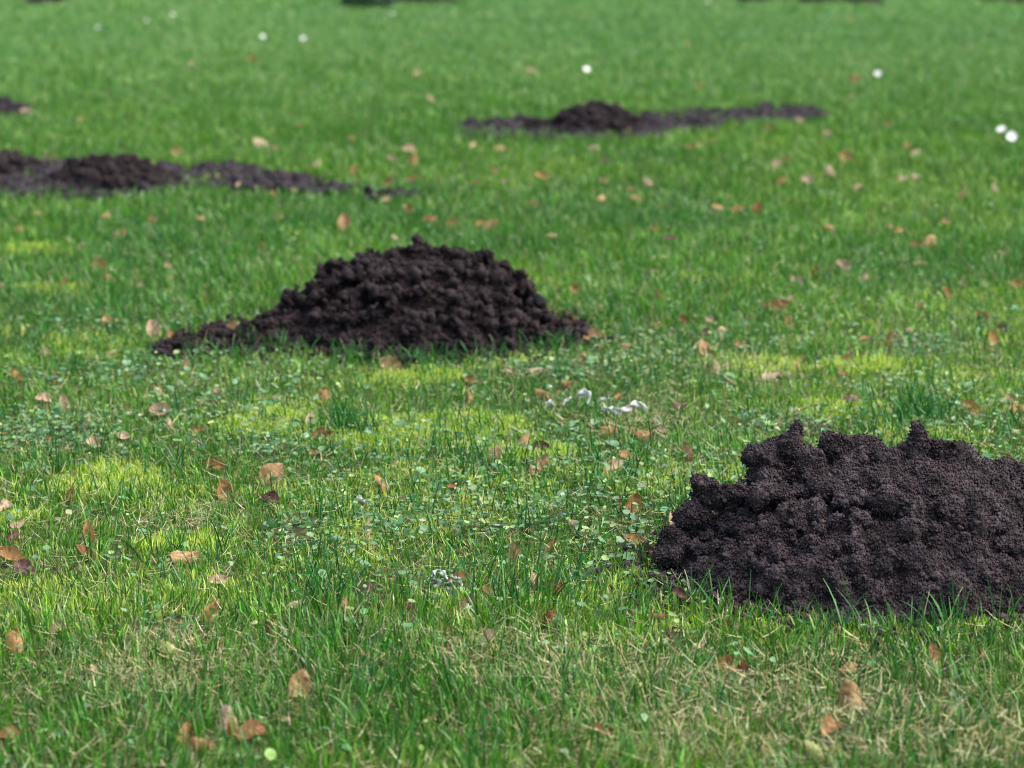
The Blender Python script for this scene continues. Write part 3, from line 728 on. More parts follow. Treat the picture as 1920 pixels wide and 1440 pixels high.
LEAF_POS = []
def build_leaves():
    for i, (px, py, s, c, pose) in enumerate(LV):
        r = random.Random(i * 7 + 3)
        D = ground(px, py).y
        blur = abs(1 / 3.42 - 1 / D) * 4500 * 0.0162
        size = math.sqrt(max(s * s - 0.35 * blur * blur, 40)) * math.hypot(D, CAM_H) / FPX
        dz = 0.012 if D < 6 else 0.020
        var = r.randrange(12)
        me, sm = leaf_meshes(var, c)
        if pose == 'u': L = size * 1.08; tilt = r.uniform(48, 74); roll = r.uniform(-40, 40)
        elif pose == 'n': L = size * 1.12; tilt = r.uniform(55, 80); roll = r.uniform(-30, 30)
        else: L = size * 1.15; tilt = r.uniform(26, 58); roll = r.uniform(50, 130) * r.choice((-1, 1))
        L = min(max(L * 1.15, 0.013), 0.066)
        if (px, py) == (1274, 1113): dz = 0.045
        p = ground(px, py, dz)
        # roll in the leaf's own plane first, then stand it up towards the camera, then turn about the vertical
        yaw = r.uniform(50, 75) * r.choice((-1, 1)) if pose == 'n' else r.uniform(-30, 30)
        M = Matrix.Rotation(R(yaw), 4, 'Z') @ Matrix.Rotation(R(tilt), 4, 'X') @ Matrix.Rotation(R(roll), 4, 'Z')
        if r.random() < 0.3 and pose != 'n': M = M @ Matrix.Rotation(math.pi, 4, 'Y')
        o = bpy.data.objects.new('fallen_leaf', me); COL.objects.link(o)
        o.matrix_world = Matrix.Translation(p) @ M @ Matrix.Scale(L, 4)
        tag(o, LABEL[i], 'leaf', 'fallen leaves scattered over the lawn')
        if s > 22:
            st = bpy.data.objects.new('stalk', sm); COL.objects.link(st); st.parent = o
        LEAF_POS.append((p.x, p.y, L))
build_leaves()
LEAF_POS = np.array(LEAF_POS)

# ------------------------------------------------------------------ grass
def blade_mesh(name, x, y, z, h, w, az, lean, face, col0, col1, seg, mat, curl=1.7, stiff=0.45):
    """x,y,z base; h length; w width; az lean direction; lean reach/length; face turn of the flat; col0 foot, col1 tip"""
    n = len(x)
    t = np.linspace(0, 1, seg + 1)
    stiff = np.broadcast_to(stiff, (n,))[:, None]
    ang = lean[:, None] * (stiff * 0.75 + (1 - stiff) * t[None] ** curl) * 1.1           # bends over along its length
    up = np.cos(ang) ; out_ = np.sin(ang)
    dt = 1.0 / seg
    zz = np.concatenate([np.zeros((n, 1)), np.cumsum((up[:, 1:] + up[:, :-1]) / 2 * dt, 1)], 1) * h[:, None]
    rr = np.concatenate([np.zeros((n, 1)), np.cumsum((out_[:, 1:] + out_[:, :-1]) / 2 * dt, 1)], 1) * h[:, None]
    px = x[:, None] + rr * np.cos(az)[:, None]; py = y[:, None] + rr * np.sin(az)[:, None]; pz = z[:, None] + zz
    wt = w[:, None] * (1 - 0.82 * t[None] ** 2.2) * 0.5
    sx = np.cos(face)[:, None] * wt; sy = np.sin(face)[:, None] * wt
    V = np.empty((n, seg + 1, 2, 3), np.float32)
    V[:, :, 0, 0] = px - sx; V[:, :, 0, 1] = py - sy; V[:, :, 0, 2] = pz
    V[:, :, 1, 0] = px + sx; V[:, :, 1, 1] = py + sy; V[:, :, 1, 2] = pz + wt * 0.35
    k = np.arange(seg) * 2
    q = np.stack([k, k + 1, k + 3, k + 2], 1)
    Lp = (q[None] + (np.arange(n) * (seg + 1) * 2)[:, None, None]).reshape(-1, 4)
    tt = (t ** 3)[None, :, None, None]
    C = col0[:, None, None, :] * (1 - tt) + col1[:, None, None, :] * tt
    C = np.broadcast_to(C, (n, seg + 1, 2, 3))
    return V.reshape(-1, 3), Lp, C.reshape(-1, 3)

def merge_blades(parts):
    vs, ls, cs, o = [], [], [], 0
    for v, l, c in parts:
        vs.append(v); ls.append(l + o); cs.append(c); o += len(v)
    return np.concatenate(vs), np.concatenate(ls), np.concatenate(cs)

GREENS = np.array([(0.044, 0.165, 0.005), (0.026, 0.130, 0.004), (0.090, 0.220, 0.008), (0.190, 0.320, 0.036), (0.014, 0.098, 0.008), (0.060, 0.200, 0.020)])
STRAWS = np.array([(0.44, 0.38, 0.18), (0.36, 0.29, 0.12), (0.54, 0.51, 0.31), (0.40, 0.37, 0.16), (0.34, 0.38, 0.12)])

def scatter(y0, y1, dens, margin, g):
    """points in the lawn wedge the camera can see, plus a margin for a step to the side"""
    n = int(dens * ((y1 ** 2 - y0 ** 2) * 0.2134 + 2 * margin * (y1 - y0)))
    yy = []
    hw1 = 0.2134 * y1 + margin
    m = int(n * 2.2)
    Y = g.uniform(y0, y1, m); X = g.uniform(-hw1, hw1, m)
    k = np.abs(X) < 0.2134 * Y + margin
    X, Y = X[k], Y[k]
    area_k = (y1 - y0) * 2 * hw1
    want = int(dens * area_k)            # density of the full rectangle, then cut
    reps = want / m
    if reps > 1:
        e = int((reps - 1) * m)
        Y2 = g.uniform(y0, y1, e); X2 = g.uniform(-hw1, hw1, e)
        k = np.abs(X2) < 0.2134 * Y2 + margin
        X = np.concatenate([X, X2[k]]); Y = np.concatenate([Y, Y2[k]])
    else:
        k = g.random(len(X)) < reps
        X, Y = X[k], Y[k]
    return X, Y

def keep_off_soil(X, Y, g, thin=0.15, fringe=0.0):
    s = ell(X, Y, SOIL_ALL, 0.10, 41, 0.05)
    k = s < 0.02 + fringe
    a = ell(X, Y, APRONS, 0.75, 42, 0.22)
    k &= (a < 0.0) | (g.random(len(X)) < thin * (1 + 5 * (noise2(X, Y, 0.09, 77) > 0.70)))
    f = ell(X, Y, FAR, 0.1, 43, 0.1)
    k &= f < 0
    return k

def colours(X, Y, g, straw_bias=0.0):
    n = len(X)
    tone = fbm(X, Y, 0.45, 61, 2)
    pick = g.random(n) * 0.75 + (tone - 0.5) * 0.9 * np.clip(1 - (Y - 6) / 4, 0.15, 1) + 0.10
    order = np.array([4, 1, 5, 0, 2, 3])
    idx = order[np.clip((pick * 6).astype(int), 0, 5)]
    c = GREENS[idx] * np.exp(g.normal(0, 0.36, (n, 1)) * np.clip(1 - (Y[:, None] - 6) / 6, 0.3, 1))
    # lawn at the back is a lighter, even green
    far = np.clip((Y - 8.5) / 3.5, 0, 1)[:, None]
    midz = (np.clip((Y - 5.2) / 1.0, 0, 1) * (1 - far[:, 0]))[:, None]
    c = c * (1 - midz * np.array([0.15, 0.10, 0.15]))
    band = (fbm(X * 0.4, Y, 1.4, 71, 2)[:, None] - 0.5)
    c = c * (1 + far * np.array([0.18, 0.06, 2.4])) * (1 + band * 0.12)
    st = STRAWS[g.integers(0, len(STRAWS), n)] * g.uniform(0.7, 1.15, (n, 1))
    prob = 0.13 + 0.36 * np.clip(ell(X, Y, STRAW, 0.35, 63, 0.2) + 0.25, 0, 0.9) + 0.05 * (noise2(X, Y, 0.15, 64) > 0.6) + straw_bias
    prob = prob * np.clip(1 - (Y + (fbm(X, Y, 0.8, 66, 2) - .5) * 2 - 4.3) / 2.6, 0.12, 1)
    is_st = g.random(n) < prob
    c0 = np.where(is_st[:, None], st * 0.9, c * np.array([1.15, 1.05, 1.1]))
    tipdry = (g.random(n) < 0.27)[:, None]
    c1 = np.where(is_st[:, None], st, np.where(tipdry, c * 0.35 + np.array([0.46, 0.43, 0.28]) * 0.65, c * 1.05))
    return c0.astype(np.float32), c1.astype(np.float32), is_st

def leaf_clear(X, Y, g, reach=0.035):
    """drop most blades standing right in front of a fallen leaf that lies on top of them"""
    k = np.ones(len(X), bool)
    for (lx, ly, L) in LEAF_POS:
        if L < 0.02 : continue
        d = (np.abs(X - lx) < L * 0.42) & (Y > ly - 0.055) & (Y < ly + L * 0.3)
        k &= ~(d & (g.random(len(X)) < (0.5 if ly < 5.2 else 0.25)))
    return k

def build_grass():
    g = np.random.default_rng(90)
    parts = []
    # --- dense short sward
    for (y0, y1, dens, margin, seg, hmul, wmul) in [(2.15, 4.4, 30000, 0.35, 4, 1.0, 1.0), (4.4, 6.4, 19000, 0.4, 3, 1.05, 1.25), (6.4, 9.5, 8500, 0.5, 3, 1.1, 1.7),
                                                    (9.5, 14, 4600, 0.6, 2, 1.1, 2.2), (14, 21, 2300, 0.6, 2, 1.1, 3.2)]:
        X, Y = scatter(y0, y1, dens, margin, g)
        k = keep_off_soil(X, Y, g)
        low = np.clip(np.maximum(ell(X, Y, COVER_EXTRA, 0.4, 51, 0.2), ell(X, Y, MOSS, 0.65, 44, 0.11) * 1.5), 0, 1)
        k &= g.random(len(X)) > np.clip(low * 1.6, 0, 0.93)
        if y0 < 7: k &= leaf_clear(X, Y, g)
        X, Y = X[k], Y[k]; n = len(X)
        # pull blades into small tufts
        tx = noise2(X, Y, 0.03, 81) - .5; ty = noise2(X, Y, 0.03, 82) - .5
        X = X + tx * 0.012; Y = Y + ty * 0.012
        hh = (0.017 + 0.020 * fbm(X, Y, 0.3, 83, 2) + 0.008 * noise2(X, Y, 0.05, 84)) * g.uniform(0.55, 1.25, n) * hmul
        hh *= 1 - 0.38 * np.clip((Y - 2.95) / 0.2, 0, 1) * np.clip((5.3 - Y) / 0.7, 0, 1)
        c0, c1, st = colours(X, Y, g)
        hh = np.where(st, hh * 0.85, hh)
        w = np.clip(np.exp(g.normal(math.log(0.00165), 0.36, n)), 0.0008, 0.0042) * wmul
        w = np.where(st, w * 0.62, w)
        lean = np.abs(g.normal(0, 0.72, n)) + 0.12 + st * g.uniform(0, 0.5, n)
        az = g.uniform(0, 2 * np.pi, n) * 0.55 + 0.45 * 2 * np.pi * noise2(X, Y, 0.06, 85) * 2
        face = g.normal(0, 0.95, n)
        parts.append(blade_mesh('g', X, Y, H(X, Y) - 0.002, hh, w, az, lean, face, c0, c1, seg, M_GRASS, stiff=np.where(st, 0.9, g.uniform(0.2, 0.8, n))))
    # --- flat-lying dead bits near the soil
    X, Y = scatter(2.15, 6.0, 13000, 0.35, g)
    k = keep_off_soil(X, Y, g) & (g.random(len(X)) < np.clip((6.2 - Y) / 2.4, 0, 1) * (0.25 + np.clip(ell(X, Y, STRAW, 0.35, 63, 0.2) + 0.3, 0, 0.75))); X, Y = X[k], Y[k]; n = len(X)
    st = (STRAWS[g.integers(0, len(STRAWS), n)] * g.uniform(0.45, 0.95, (n, 1))).astype(np.float32)
    parts.append(blade_mesh('g', X, Y, H(X, Y) + g.uniform(0.001, 0.016, n), g.uniform(0.012, 0.040, n), g.uniform(0.0006, 0.0015, n), g.uniform(0, 2 * np.pi, n),
                            g.uniform(1.1, 1.75, n), g.uniform(0, 3.14, n), st, st, 3, M_GRASS, curl=0.6, stiff=1.2))
    # --- tufts of taller, darker blades
    def tall(X, Y, hlo, hhi, wlo, whi, g, blue=0.5, spread=1.0):
        n = len(X)
        c = np.where((g.random(n) < blue)[:, None], np.array([(0.011, 0.080, 0.017)]), np.array([(0.026, 0.130, 0.012)])) * g.uniform(0.6, 1.5, (n, 1))
        hz = (g.random(n) < 0.10)[:, None]
        c1 = np.where(hz, np.array([0.34, 0.34, 0.14]), c * 1.15)
        return blade_mesh('g', X, Y, H(X, Y) - 0.002, g.uniform(hlo, hhi, n), g.uniform(wlo, whi, n), np.where(g.random(n) < .5, 0, np.pi) + g.normal(0, 0.8, n),
                          (np.abs(g.normal(0, 0.62, n)) + 0.12) * spread, g.uniform(-0.9, 0.9, n), (c * np.array([1.1, 1.0, 1.1])).astype(np.float32), c1.astype(np.float32), 6, M_GRASS)
    CX, CY = scatter(2.2, 6.4, 250, 0.35, g)
    pr = np.clip(ell(CX, CY, LONG, 0.4, 91, 0.3) * 1.6, 0, 1) * 0.9 + 0.16
    k = (g.random(len(CX)) < pr) & keep_off_soil(CX, CY, g, 0)
    CX, CY = CX[k], CY[k]
    m = g.integers(3, 12, len(CX))
    X = np.repeat(CX, m) + g.normal(0, 0.014, m.sum()); Y = np.repeat(CY, m) + g.normal(0, 0.014, m.sum())
    k = keep_off_soil(X, Y, g, 0) & leaf_clear(X, Y, g)
    X, Y = X[k], Y[k]
    parts.append(tall(X, Y, 0.028, 0.070, 0.0015, 0.0029, g))
    # single taller blades all over
    X, Y = scatter(2.2, 6.5, 1500, 0.35, g)
    k = keep_off_soil(X, Y, g, 0) & leaf_clear(X, Y, g); X, Y = X[k], Y[k]
    parts.append(tall(X, Y, 0.026, 0.058, 0.0013, 0.0026, g, 0.35))
    X, Y = scatter(6.5, 10, 350, 0.4, g)
    k = keep_off_soil(X, Y, g, 0) & leaf_clear(X, Y, g); X, Y = X[k], Y[k]
    parts.append(tall(X, Y, 0.030, 0.055, 0.002, 0.004, g, 0.35))
    # fringe in front of the two big molehills, leaning over the soil
    for (e, n, hl, hh_, a0, a1) in [(FRONT, 230, 0.025, 0.085, -2.6, -0.4), (MID, 420, 0.025, 0.058, -2.8, -0.3), (MIDTAIL[0], 100, 0.02, 0.045, -2.6, -0.5)]:
        a = g.uniform(a0, a1, n)
        q = 1.05 + np.abs(g.normal(0.0, 0.06, n))
        X = e[0] + e[2] * q * np.cos(a); Y = e[1] + e[3] * q * np.sin(a)
        X += (noise2(a * 9, a * 0, 1.0, 5) - .5) * 0.03
        k = (noise2(a * 22, a * 0, 1.0, 15) > 0.36)
        X, Y = X[k], Y[k]
        parts.append(tall(X, Y, hl, hh_, 0.0015, 0.0030, g, 0.4, 1.5))
    # blades coming up through the bare strips
    V, L, C = merge_blades(parts)
    me = mesh_np('lawn_grass', V, L, np.arange(len(L)) * 4, smooth=False, col=C)
    o = link('lawn_grass', me, M_GRASS)
    tag(o, 'green lawn grass mixed with dry straw-coloured blades', 'grass', kind='stuff')
    print('grass verts', len(V))
    # single dark tufts one can point at
    for (px, py, n, r, hl, hh_, lb) in [(1722, 790, 150, 0.030, 0.045, 0.085, 'dark green grass tuft standing tall behind the front molehill'),
                                        (650, 815, 130, 0.028, 0.040, 0.078, 'dark green grass tuft between the two bright moss patches'),
                                        (985, 1150, 46, 0.034, 0.060, 0.115, 'long-bladed dark grass tuft right of the lichen scrap')]:
        c = ground(px, py)
        X = c.x + g.normal(0, r, n); Y = c.y + g.normal(0, r, n)
        V, L, C = tall(X, Y, hl * .6, hh_, 0.0016, 0.0032, g, 0.5, 1.25)
        V = V - np.array([c.x, c.y, c.z], np.float32)
        me = mesh_np('grass_tuft', V, L, np.arange(len(L)) * 4, smooth=False, col=C)
        o = link('grass_tuft', me, M_GRASS); o.location = c
        tag(o, lb, 'grass tuft', 'dark tufts in the lawn')
build_grass()

# ------------------------------------------------------------------ clover, weeds and moss between the grass
def build_cover():
    g = np.random.default_rng(120)
    X, Y = scatter(2.2, 6.8, 14000, 0.35, g)
    zone = np.clip(ell(X, Y, COVER_EXTRA, 0.45, 51, 0.2) * 1.8, 0, 1) * 0.75 + 0.34 * (fbm(X, Y, 0.25, 121, 2) > 0.47) + 0.08
    band = np.clip((Y - 2.95) / 0.3, 0.25, 1) * np.clip((5.6 - Y) / 1.2, 0.2, 1)
    k = (g.random(len(X)) < zone * band) & keep_off_soil(X, Y, g, 0.4)
    X, Y = X[k], Y[k]
    n = len(X)
    r = g.uniform(0.0022, 0.0062, n) * np.where(g.random(n) < 0.10, 1.7, 1.0)
    z = H(X, Y) + g.uniform(0.006, 0.022, n)
    K = 8
    a = np.linspace(0, 2 * np.pi, K, endpoint=False)
    lobe = 1 + 0.10 * np.cos(3 * a)
    ring = np.stack([np.cos(a) * lobe, np.sin(a) * lobe * 0.8, 0.10 + 0 * a], 1)
    base = np.concatenate([[[0, 0, -0.05]], ring])
    tilt = g.normal(0.1, 0.62, n); az = g.uniform(0, 2 * np.pi, n)
    V = base[None] * r[:, None, None] * g.uniform(0.75, 1.15, (n, K + 1, 1))
    V[:, :, 1] *= g.uniform(0.5, 1.05, (n, 1))
    V[:, :, 2] += g.uniform(-0.35, 0.35, (n, 1)) * V[:, :, 0]
    ct, st = np.cos(tilt), np.sin(tilt)
    y2 = V[:, :, 1] * ct[:, None] - V[:, :, 2] * st[:, None]; z2 = V[:, :, 1] * st[:, None] + V[:, :, 2] * ct[:, None]
    x3 = V[:, :, 0] * np.cos(az)[:, None] - y2 * np.sin(az)[:, None]; y3 = V[:, :, 0] * np.sin(az)[:, None] + y2 * np.cos(az)[:, None]
    P = np.stack([x3 + X[:, None], y3 + Y[:, None], z2 + z[:, None]], 2)
    f = np.array([(0, 1 + i, 1 + (i + 1) % K) for i in range(K)])
    F = (f[None] + (np.arange(n) * (K + 1))[:, None, None]).reshape(-1, 3)
    pal = np.array([(0.060, 0.17, 0.050), (0.085, 0.21, 0.075), (0.040, 0.13, 0.030), (0.14, 0.26, 0.045), (0.10, 0.22, 0.10), (0.26, 0.30, 0.10)])
    c = pal[g.choice(6, n, p=[.25, .20, .25, .17, .09, .04])] * g.uniform(0.6, 1.3, (n, 1))
    C = np.repeat(c, K + 1, 0)
    me = tri_mesh('clover_cover', P.reshape(-1, 3), F, col=C)
    tag(link('clover_cover', me, M_COVER), 'low clover and small round weed leaves between the grass', 'ground cover', kind='stuff')
    # moss
    g = np.random.default_rng(130)
    Xs, Ys = [], []
    for (cx, cy, rx, ry) in MOSS:
        m = int(360000 * rx * ry * 4)
        Xs.append(g.uniform(cx - rx * 1.6, cx + rx * 1.6, m)); Ys.append(g.uniform(cy - ry * 1.6, cy + ry * 1.6, m))
    X = np.concatenate(Xs); Y = np.concatenate(Ys)
    X9, Y9 = scatter(2.9, 5.6, 26000, 0.35, g)
    k9 = fbm(X9, Y9, 0.22, 139, 3) > 0.63
    s = ell(X, Y, MOSS, 0.65, 44, 0.11)
    k = (g.random(len(X)) < np.clip(s * 2.2 + 0.40, 0, 1) * (0.35 + 0.65 * (noise2(X, Y, 0.025, 45) > 0.35))) & keep_off_soil(X, Y, g, 0)
    X = np.concatenate([X[k], X9[k9]]); Y = np.concatenate([Y[k], Y9[k9]])
    k = keep_off_soil(X, Y, g, 0); X, Y = X[k], Y[k]; n = len(X)
    c = np.array([(0.29, 0.43, 0.035), (0.47, 0.60, 0.08), (0.15, 0.30, 0.022), (0.56, 0.68, 0.16)])[g.integers(0, 4, n)] * g.uniform(0.75, 1.15, (n, 1))
    hz = 0.007 + 0.011 * noise2(X, Y, 0.03, 133)
    V, L, C = blade_mesh('m', X, Y, H(X, Y), hz * g.uniform(0.6, 1.3, n), g.uniform(0.0014, 0.0034, n), g.uniform(0, 2 * np.pi, n), np.abs(g.normal(0.5, 0.6, n)),
                         g.uniform(0, 3.14, n), (c * 0.8).astype(np.float32), c.astype(np.float32), 2, M_MOSS)
    me = mesh_np('moss_cover', V, L, np.arange(len(L)) * 4, smooth=False, col=C)
    tag(link('moss_cover', me, M_MOSS), 'bright yellow-green moss in patches of the lawn', 'moss', kind='stuff')
build_cover()

# ------------------------------------------------------------------ daisies
def simple_mat(name, c0, c1, scale=60, rough=0.6, trans=0.0):
    m, nt, out = new_mat(name)
    tc = N(nt, 'ShaderNodeTexCoord')
    nz = N(nt, 'ShaderNodeTexNoise'); nz.inputs['Scale'].default_value = scale; nz.inputs['Detail'].default_value = 5
    nt.links.new(tc.outputs['Object'], nz.inputs['Vector'])
    rp = ramp(nt, [(0.35, c0), (0.65, c1)]); nt.links.new(nz.outputs['Fac'], rp.inputs[0])
    p = N(nt, 'ShaderNodeBsdfPrincipled'); p.inputs['Roughness'].default_value = rough
    nt.links.new(rp.outputs[0], p.inputs['Base Color'])
    b = N(nt, 'ShaderNodeBump'); b.inputs['Strength'].default_value = 0.5; b.inputs['Distance'].default_value = 0.001
    nt.links.new(nz.outputs['Fac'], b.inputs['Height']); nt.links.new(b.outputs[0], p.inputs['Normal'])
    sh = p.outputs[0]
    if trans:
        t = N(nt, 'ShaderNodeBsdfTranslucent'); nt.links.new(rp.outputs[0], t.inputs['Color'])
        ms = N(nt, 'ShaderNodeMixShader'); ms.inputs[0].default_value = trans
        nt.links.new(sh, ms.inputs[1]); nt.links.new(t.outputs[0], ms.inputs[2]); sh = ms.outputs[0]
    nt.links.new(sh, out.inputs['Surface'])
    return m
M_PETAL = simple_mat('daisy_petals', (0.80, 0.80, 0.82), (0.88, 0.88, 0.90), 90, 0.5, 0.25)
M_EYE = simple_mat('daisy_eye', (0.55, 0.38, 0.03), (0.70, 0.50, 0.05), 300)
M_STEM = simple_mat('daisy_stem', (0.06, 0.14, 0.03), (0.10, 0.20, 0.05), 100)
M_BARK = simple_mat('white_peeled_bark', (0.50, 0.51, 0.48), (0.72, 0.72, 0.70), 45, 0.7, 0.15)
M_LICHEN = simple_mat('grey_green_lichen', (0.05, 0.075, 0.055), (0.30, 0.38, 0.30), 200, 0.8)
M_TWIG = simple_mat('dark_twig_bark', (0.030, 0.024, 0.024), (0.30, 0.32, 0.30), 90, 0.8)
M_SHRUB = plant_mat('shrub_leaves', 0.4, 0.25)

def tube(pts, rad, sides=7, flat=1.0):
    """tube along points with a radius per point -> verts, faces"""
    V, F = [], []
    n = len(pts)
    for i, p in enumerate(pts):
        d = (pts[min(i + 1, n - 1)] - pts[max(i - 1, 0)]).normalized()
        s = d.cross(Vector((0, 0.3, 1))).normalized(); u = s.cross(d).normalized()
        for k in range(sides):
            a = 2 * math.pi * k / sides
            V.append(tuple(p + s * (rad[i] * math.cos(a)) + u * (rad[i] * flat * math.sin(a))))
    for i in range(n - 1):
        for k in range(sides):
            F.append((i * sides + k, i * sides + (k + 1) % sides, (i + 1) * sides + (k + 1) % sides, (i + 1) * sides + k))
    F.append(tuple(range(sides))[::-1]); F.append(tuple((n - 1) * sides + k for k in range(sides)))
    return V, F

def pymesh(name, V, F, mat, smooth=True):
    me = bpy.data.meshes.new(name); me.from_pydata([tuple(v) for v in V], [], F)
    if smooth:
        for p in me.polygons: p.use_smooth = True
    me.materials.append(mat)
    return me

def daisy_meshes():
    V, F = [], []
    K = 18
    for k in range(K):
        a = 2 * math.pi * k / K + rnd.uniform(-.05, .05); L = rnd.uniform(0.9, 1.0)
        ca, sa = math.cos(a), math.sin(a)
        b = len(V)
        for (q, w, z) in [(0.25, 0.05, 0.0), (0.55, 0.12, 0.07), (0.85, 0.12, 0.15), (1.0, 0.05, 0.2)]:
            z += 0.03 * (k % 2)
            V.append((ca * q * L - sa * w, sa * q * L + ca * w, z)); V.append((ca * q * L, sa * q * L, z - 0.02)); V.append((ca * q * L + sa * w, sa * q * L - ca * w, z))
        for j in range(3):
            for i in range(2):
                c = b + j * 3 + i
                F.append((c, c + 1, c + 4, c + 3))
    pet = pymesh('petals', V, F, M_PETAL)
    v, f = ICO2
    eye = pymesh('eye', v * np.array([0.26, 0.26, 0.14]) + np.array([0, 0, 0.05]), [tuple(int(i) for i in a) for a in f], M_EYE)
    return pet, eye
PET, EYE = daisy_meshes()
DAISIES = [(491, 68, 0.011, 'paired daisy at far left, left one, slightly greyer'), (568, 72, 0.0125, 'paired daisy at far left, right one, brighter'),
           (1101, 130, 0.015, 'lone white daisy behind the back right molehill'), (1646, 138, 0.0135, 'lone white daisy on the far lawn at the right'),
           (1876, 243, 0.0165, 'left of the two paired daisies at the right edge'), (1898, 256, 0.018, 'right and nearer of the two paired daisies at the right edge'),
           (182, 52, 0.008, 'dim small daisy on the far lawn at upper left'), (275, 38, 0.008, 'faint small daisy right of the dim one, far upper left'),
           (325, 27, 0.008, 'faintest and farthest small daisy at upper left'), (736, 26, 0.0075, 'faint small daisy in front of the far dark soil heap'),
           (1328, 3, 0.0085, 'small daisy at the top edge left of the far soil heaps')]
for i, (px, py, r, lb) in enumerate(DAISIES):
    g0 = ground(px, py, 0.055)
    base = Vector((g0.x, g0.y, float(H(g0.x, g0.y))))
    root = empty('daisy', base); tag(root, lb, 'daisy', 'white daisies in the far lawn')
    head = Vector((rnd.uniform(-.004, .004), 0, g0.z - base.z))
    V, F = tube([Vector((0, 0, 0)), Vector((0.003, 0.001, head.z * .5)), head - Vector((0, 0, 0.001))], [0.0011, 0.001, 0.0009])
    link('stem', pymesh('stem', V, F, M_STEM), None, root)
    tl = R(rnd.uniform(42, 62)); yz = R(rnd.uniform(-25, 25))
    for nm, me in (('petals', PET), ('eye', EYE)):
        o = bpy.data.objects.new(nm, me); COL.objects.link(o); o.parent = root
        o.location = head; o.rotation_euler = (tl, 0, yz); o.scale = (r, r, r)
        if nm == 'petals' and i == 4: o.scale = (r, r, r); o.rotation_euler = (R(25), R(-22), 0)
        if nm == 'eye' and i == 4: o.rotation_euler = (R(25), R(-22), 0)

# ------------------------------------------------------------------ white bark strips, lichen, twigs
def ribbon(name, pix, wid, mat, label, cat, group=None, thick=0.0007, wob=0.22, Y=None, seed=0):
    """a torn, curled strip: pix = [(px, py, height above lawn m)], width px per point"""
    r = random.Random(seed)
    c = ground(pix[0][0], pix[0][1], 0.024)
    wid = [w * 0.9 for w in wid]
    pts = []
    for (a, b, dz) in pix:
        pts.append(at_depth(a, b, c.y + dz) - c)
    k = c.y / FPX
    n = 6; P = []
    for i in range(len(pts) - 1):
        for j in range(n):
            P.append(pts[i].lerp(pts[i + 1], j / n))
    P.append(pts[-1])
    for _ in range(3):
        P = [P[0]] + [(P[i - 1] + P[i] * 2 + P[i + 1]) / 4 for i in range(1, len(P) - 1)] + [P[-1]]
    m = len(P); W = 7
    V, F = [], []
    for i, p in enumerate(P):
        t = i / (m - 1) * (len(wid) - 1); a = int(min(t, len(wid) - 2)); w = (wid[a] * (1 - (t - a)) + wid[a + 1] * (t - a)) * k * (1 + r.uniform(-wob, wob))
        d = (P[min(i + 1, m - 1)] - P[max(i - 1, 0)]).normalized()
        up = Vector((0, -0.45, 0.89)); s = (up - d * up.dot(d)).normalized(); o = s.cross(d)
        for q in range(W):
            u = -0.5 + q / (W - 1)
            V.append(p + s * (u * w * (1.15 if q in (0, W - 1) and r.random() < .3 else 1)) + o * (w * 0.22 * math.sin(u * 5 + i * 0.9)) + Vector((r.uniform(-1, 1) * k * .5, 0, r.uniform(-1, 1) * k * 0.7)))
    for i in range(m - 1):
        for q in range(W - 1):
            a = i * W + q
            F.append((a, a + 1, a + W + 1, a + W))
    me = pymesh(name, V, F, mat)
    o = link(name, me); o.location = c
    sd = o.modifiers.new('thickness', 'SOLIDIFY'); sd.thickness = thick
    tag(o, label, cat, group)
    return o
GB = 'pieces of white bark on the lawn'
ribbon('bark_strip', [(1128, 764, 0), (1150, 770, -.01), (1172, 771, -.01), (1186, 758, -.005), (1202, 757, 0), (1214, 770, .0)], [8, 14, 20, 16, 12, 6], M_BARK,
       'long wavy strip of white bark, right of the folded piece', 'bark strip', GB, seed=1)
ribbon('bark_strip', [(1082, 746, 0), (1096, 734, -.005), (1106, 738, -.01), (1102, 760, -.012)], [8, 18, 16, 10], M_BARK, 'folded upright piece of white bark, tallest of the group', 'bark strip', GB, seed=2)
ribbon('bark_strip', [(1054, 758, 0), (1062, 750, 0), (1071, 745, 0)], [7, 8, 5], M_BARK, 'short crumb of white bark left of the folded piece', 'bark strip', GB, seed=3)
ribbon('bark_strip', [(1022, 758, 0), (1032, 753, 0), (1038, 760, 0)], [6, 10, 6], M_BARK, 'outermost left crumb of white bark, low in the grass', 'bark strip', GB, seed=4)
ribbon('bark_strip', [(1120, 752, 0.01), (1130, 748, 0.01), (1142, 746, 0.01)], [5, 7, 5], M_BARK, 'thin white bark crumb between the folded and long pieces', 'bark strip', GB, seed=5)
ribbon('bark_strip', [(1026, 727, 0), (1034, 725, 0)], [6, 5], M_BARK, 'tiny white bark crumb behind the others, beside an orange leaf', 'bark strip', GB, seed=6)

def lichen(name, px, py, rx, rz, mat, label, seed, dz=0.013):
    g = np.random.default_rng(seed)
    c = ground(px, py, dz); k = c.y / FPX
    sets = []
    n = 46
    a = g.uniform(0, 2 * np.pi, n); q = np.sqrt(g.random(n))
    cen = np.stack([np.cos(a) * q * rx * k, g.uniform(-.3, .3, n) * rx * k - 0.0 , np.sin(a) * q * rz * k], 1)
    cen[:, 2] -= cen[:, 0] * 0.35
    rad = np.stack([g.uniform(3, 8, n), g.uniform(2, 5, n), g.uniform(2, 5, n)], 1) * k
    V, F = blobs(ICO2, cen, rad, g, jit=0.2)
    me = lumpy(name, V, F, 0.0011, [('CLOUDS', 0.006, 0.004, 2), ('CLOUDS', 0.0022, 0.0016, 1)], mat)
    o = link(name, me); o.location = c
    tag(o, label, 'lichen')
    return o
lichen('lichen_scrap', 838, 1093, 34, 22, M_LICHEN, 'crinkled pale grey-green lichen scrap among long grass, left of centre bottom', 1)
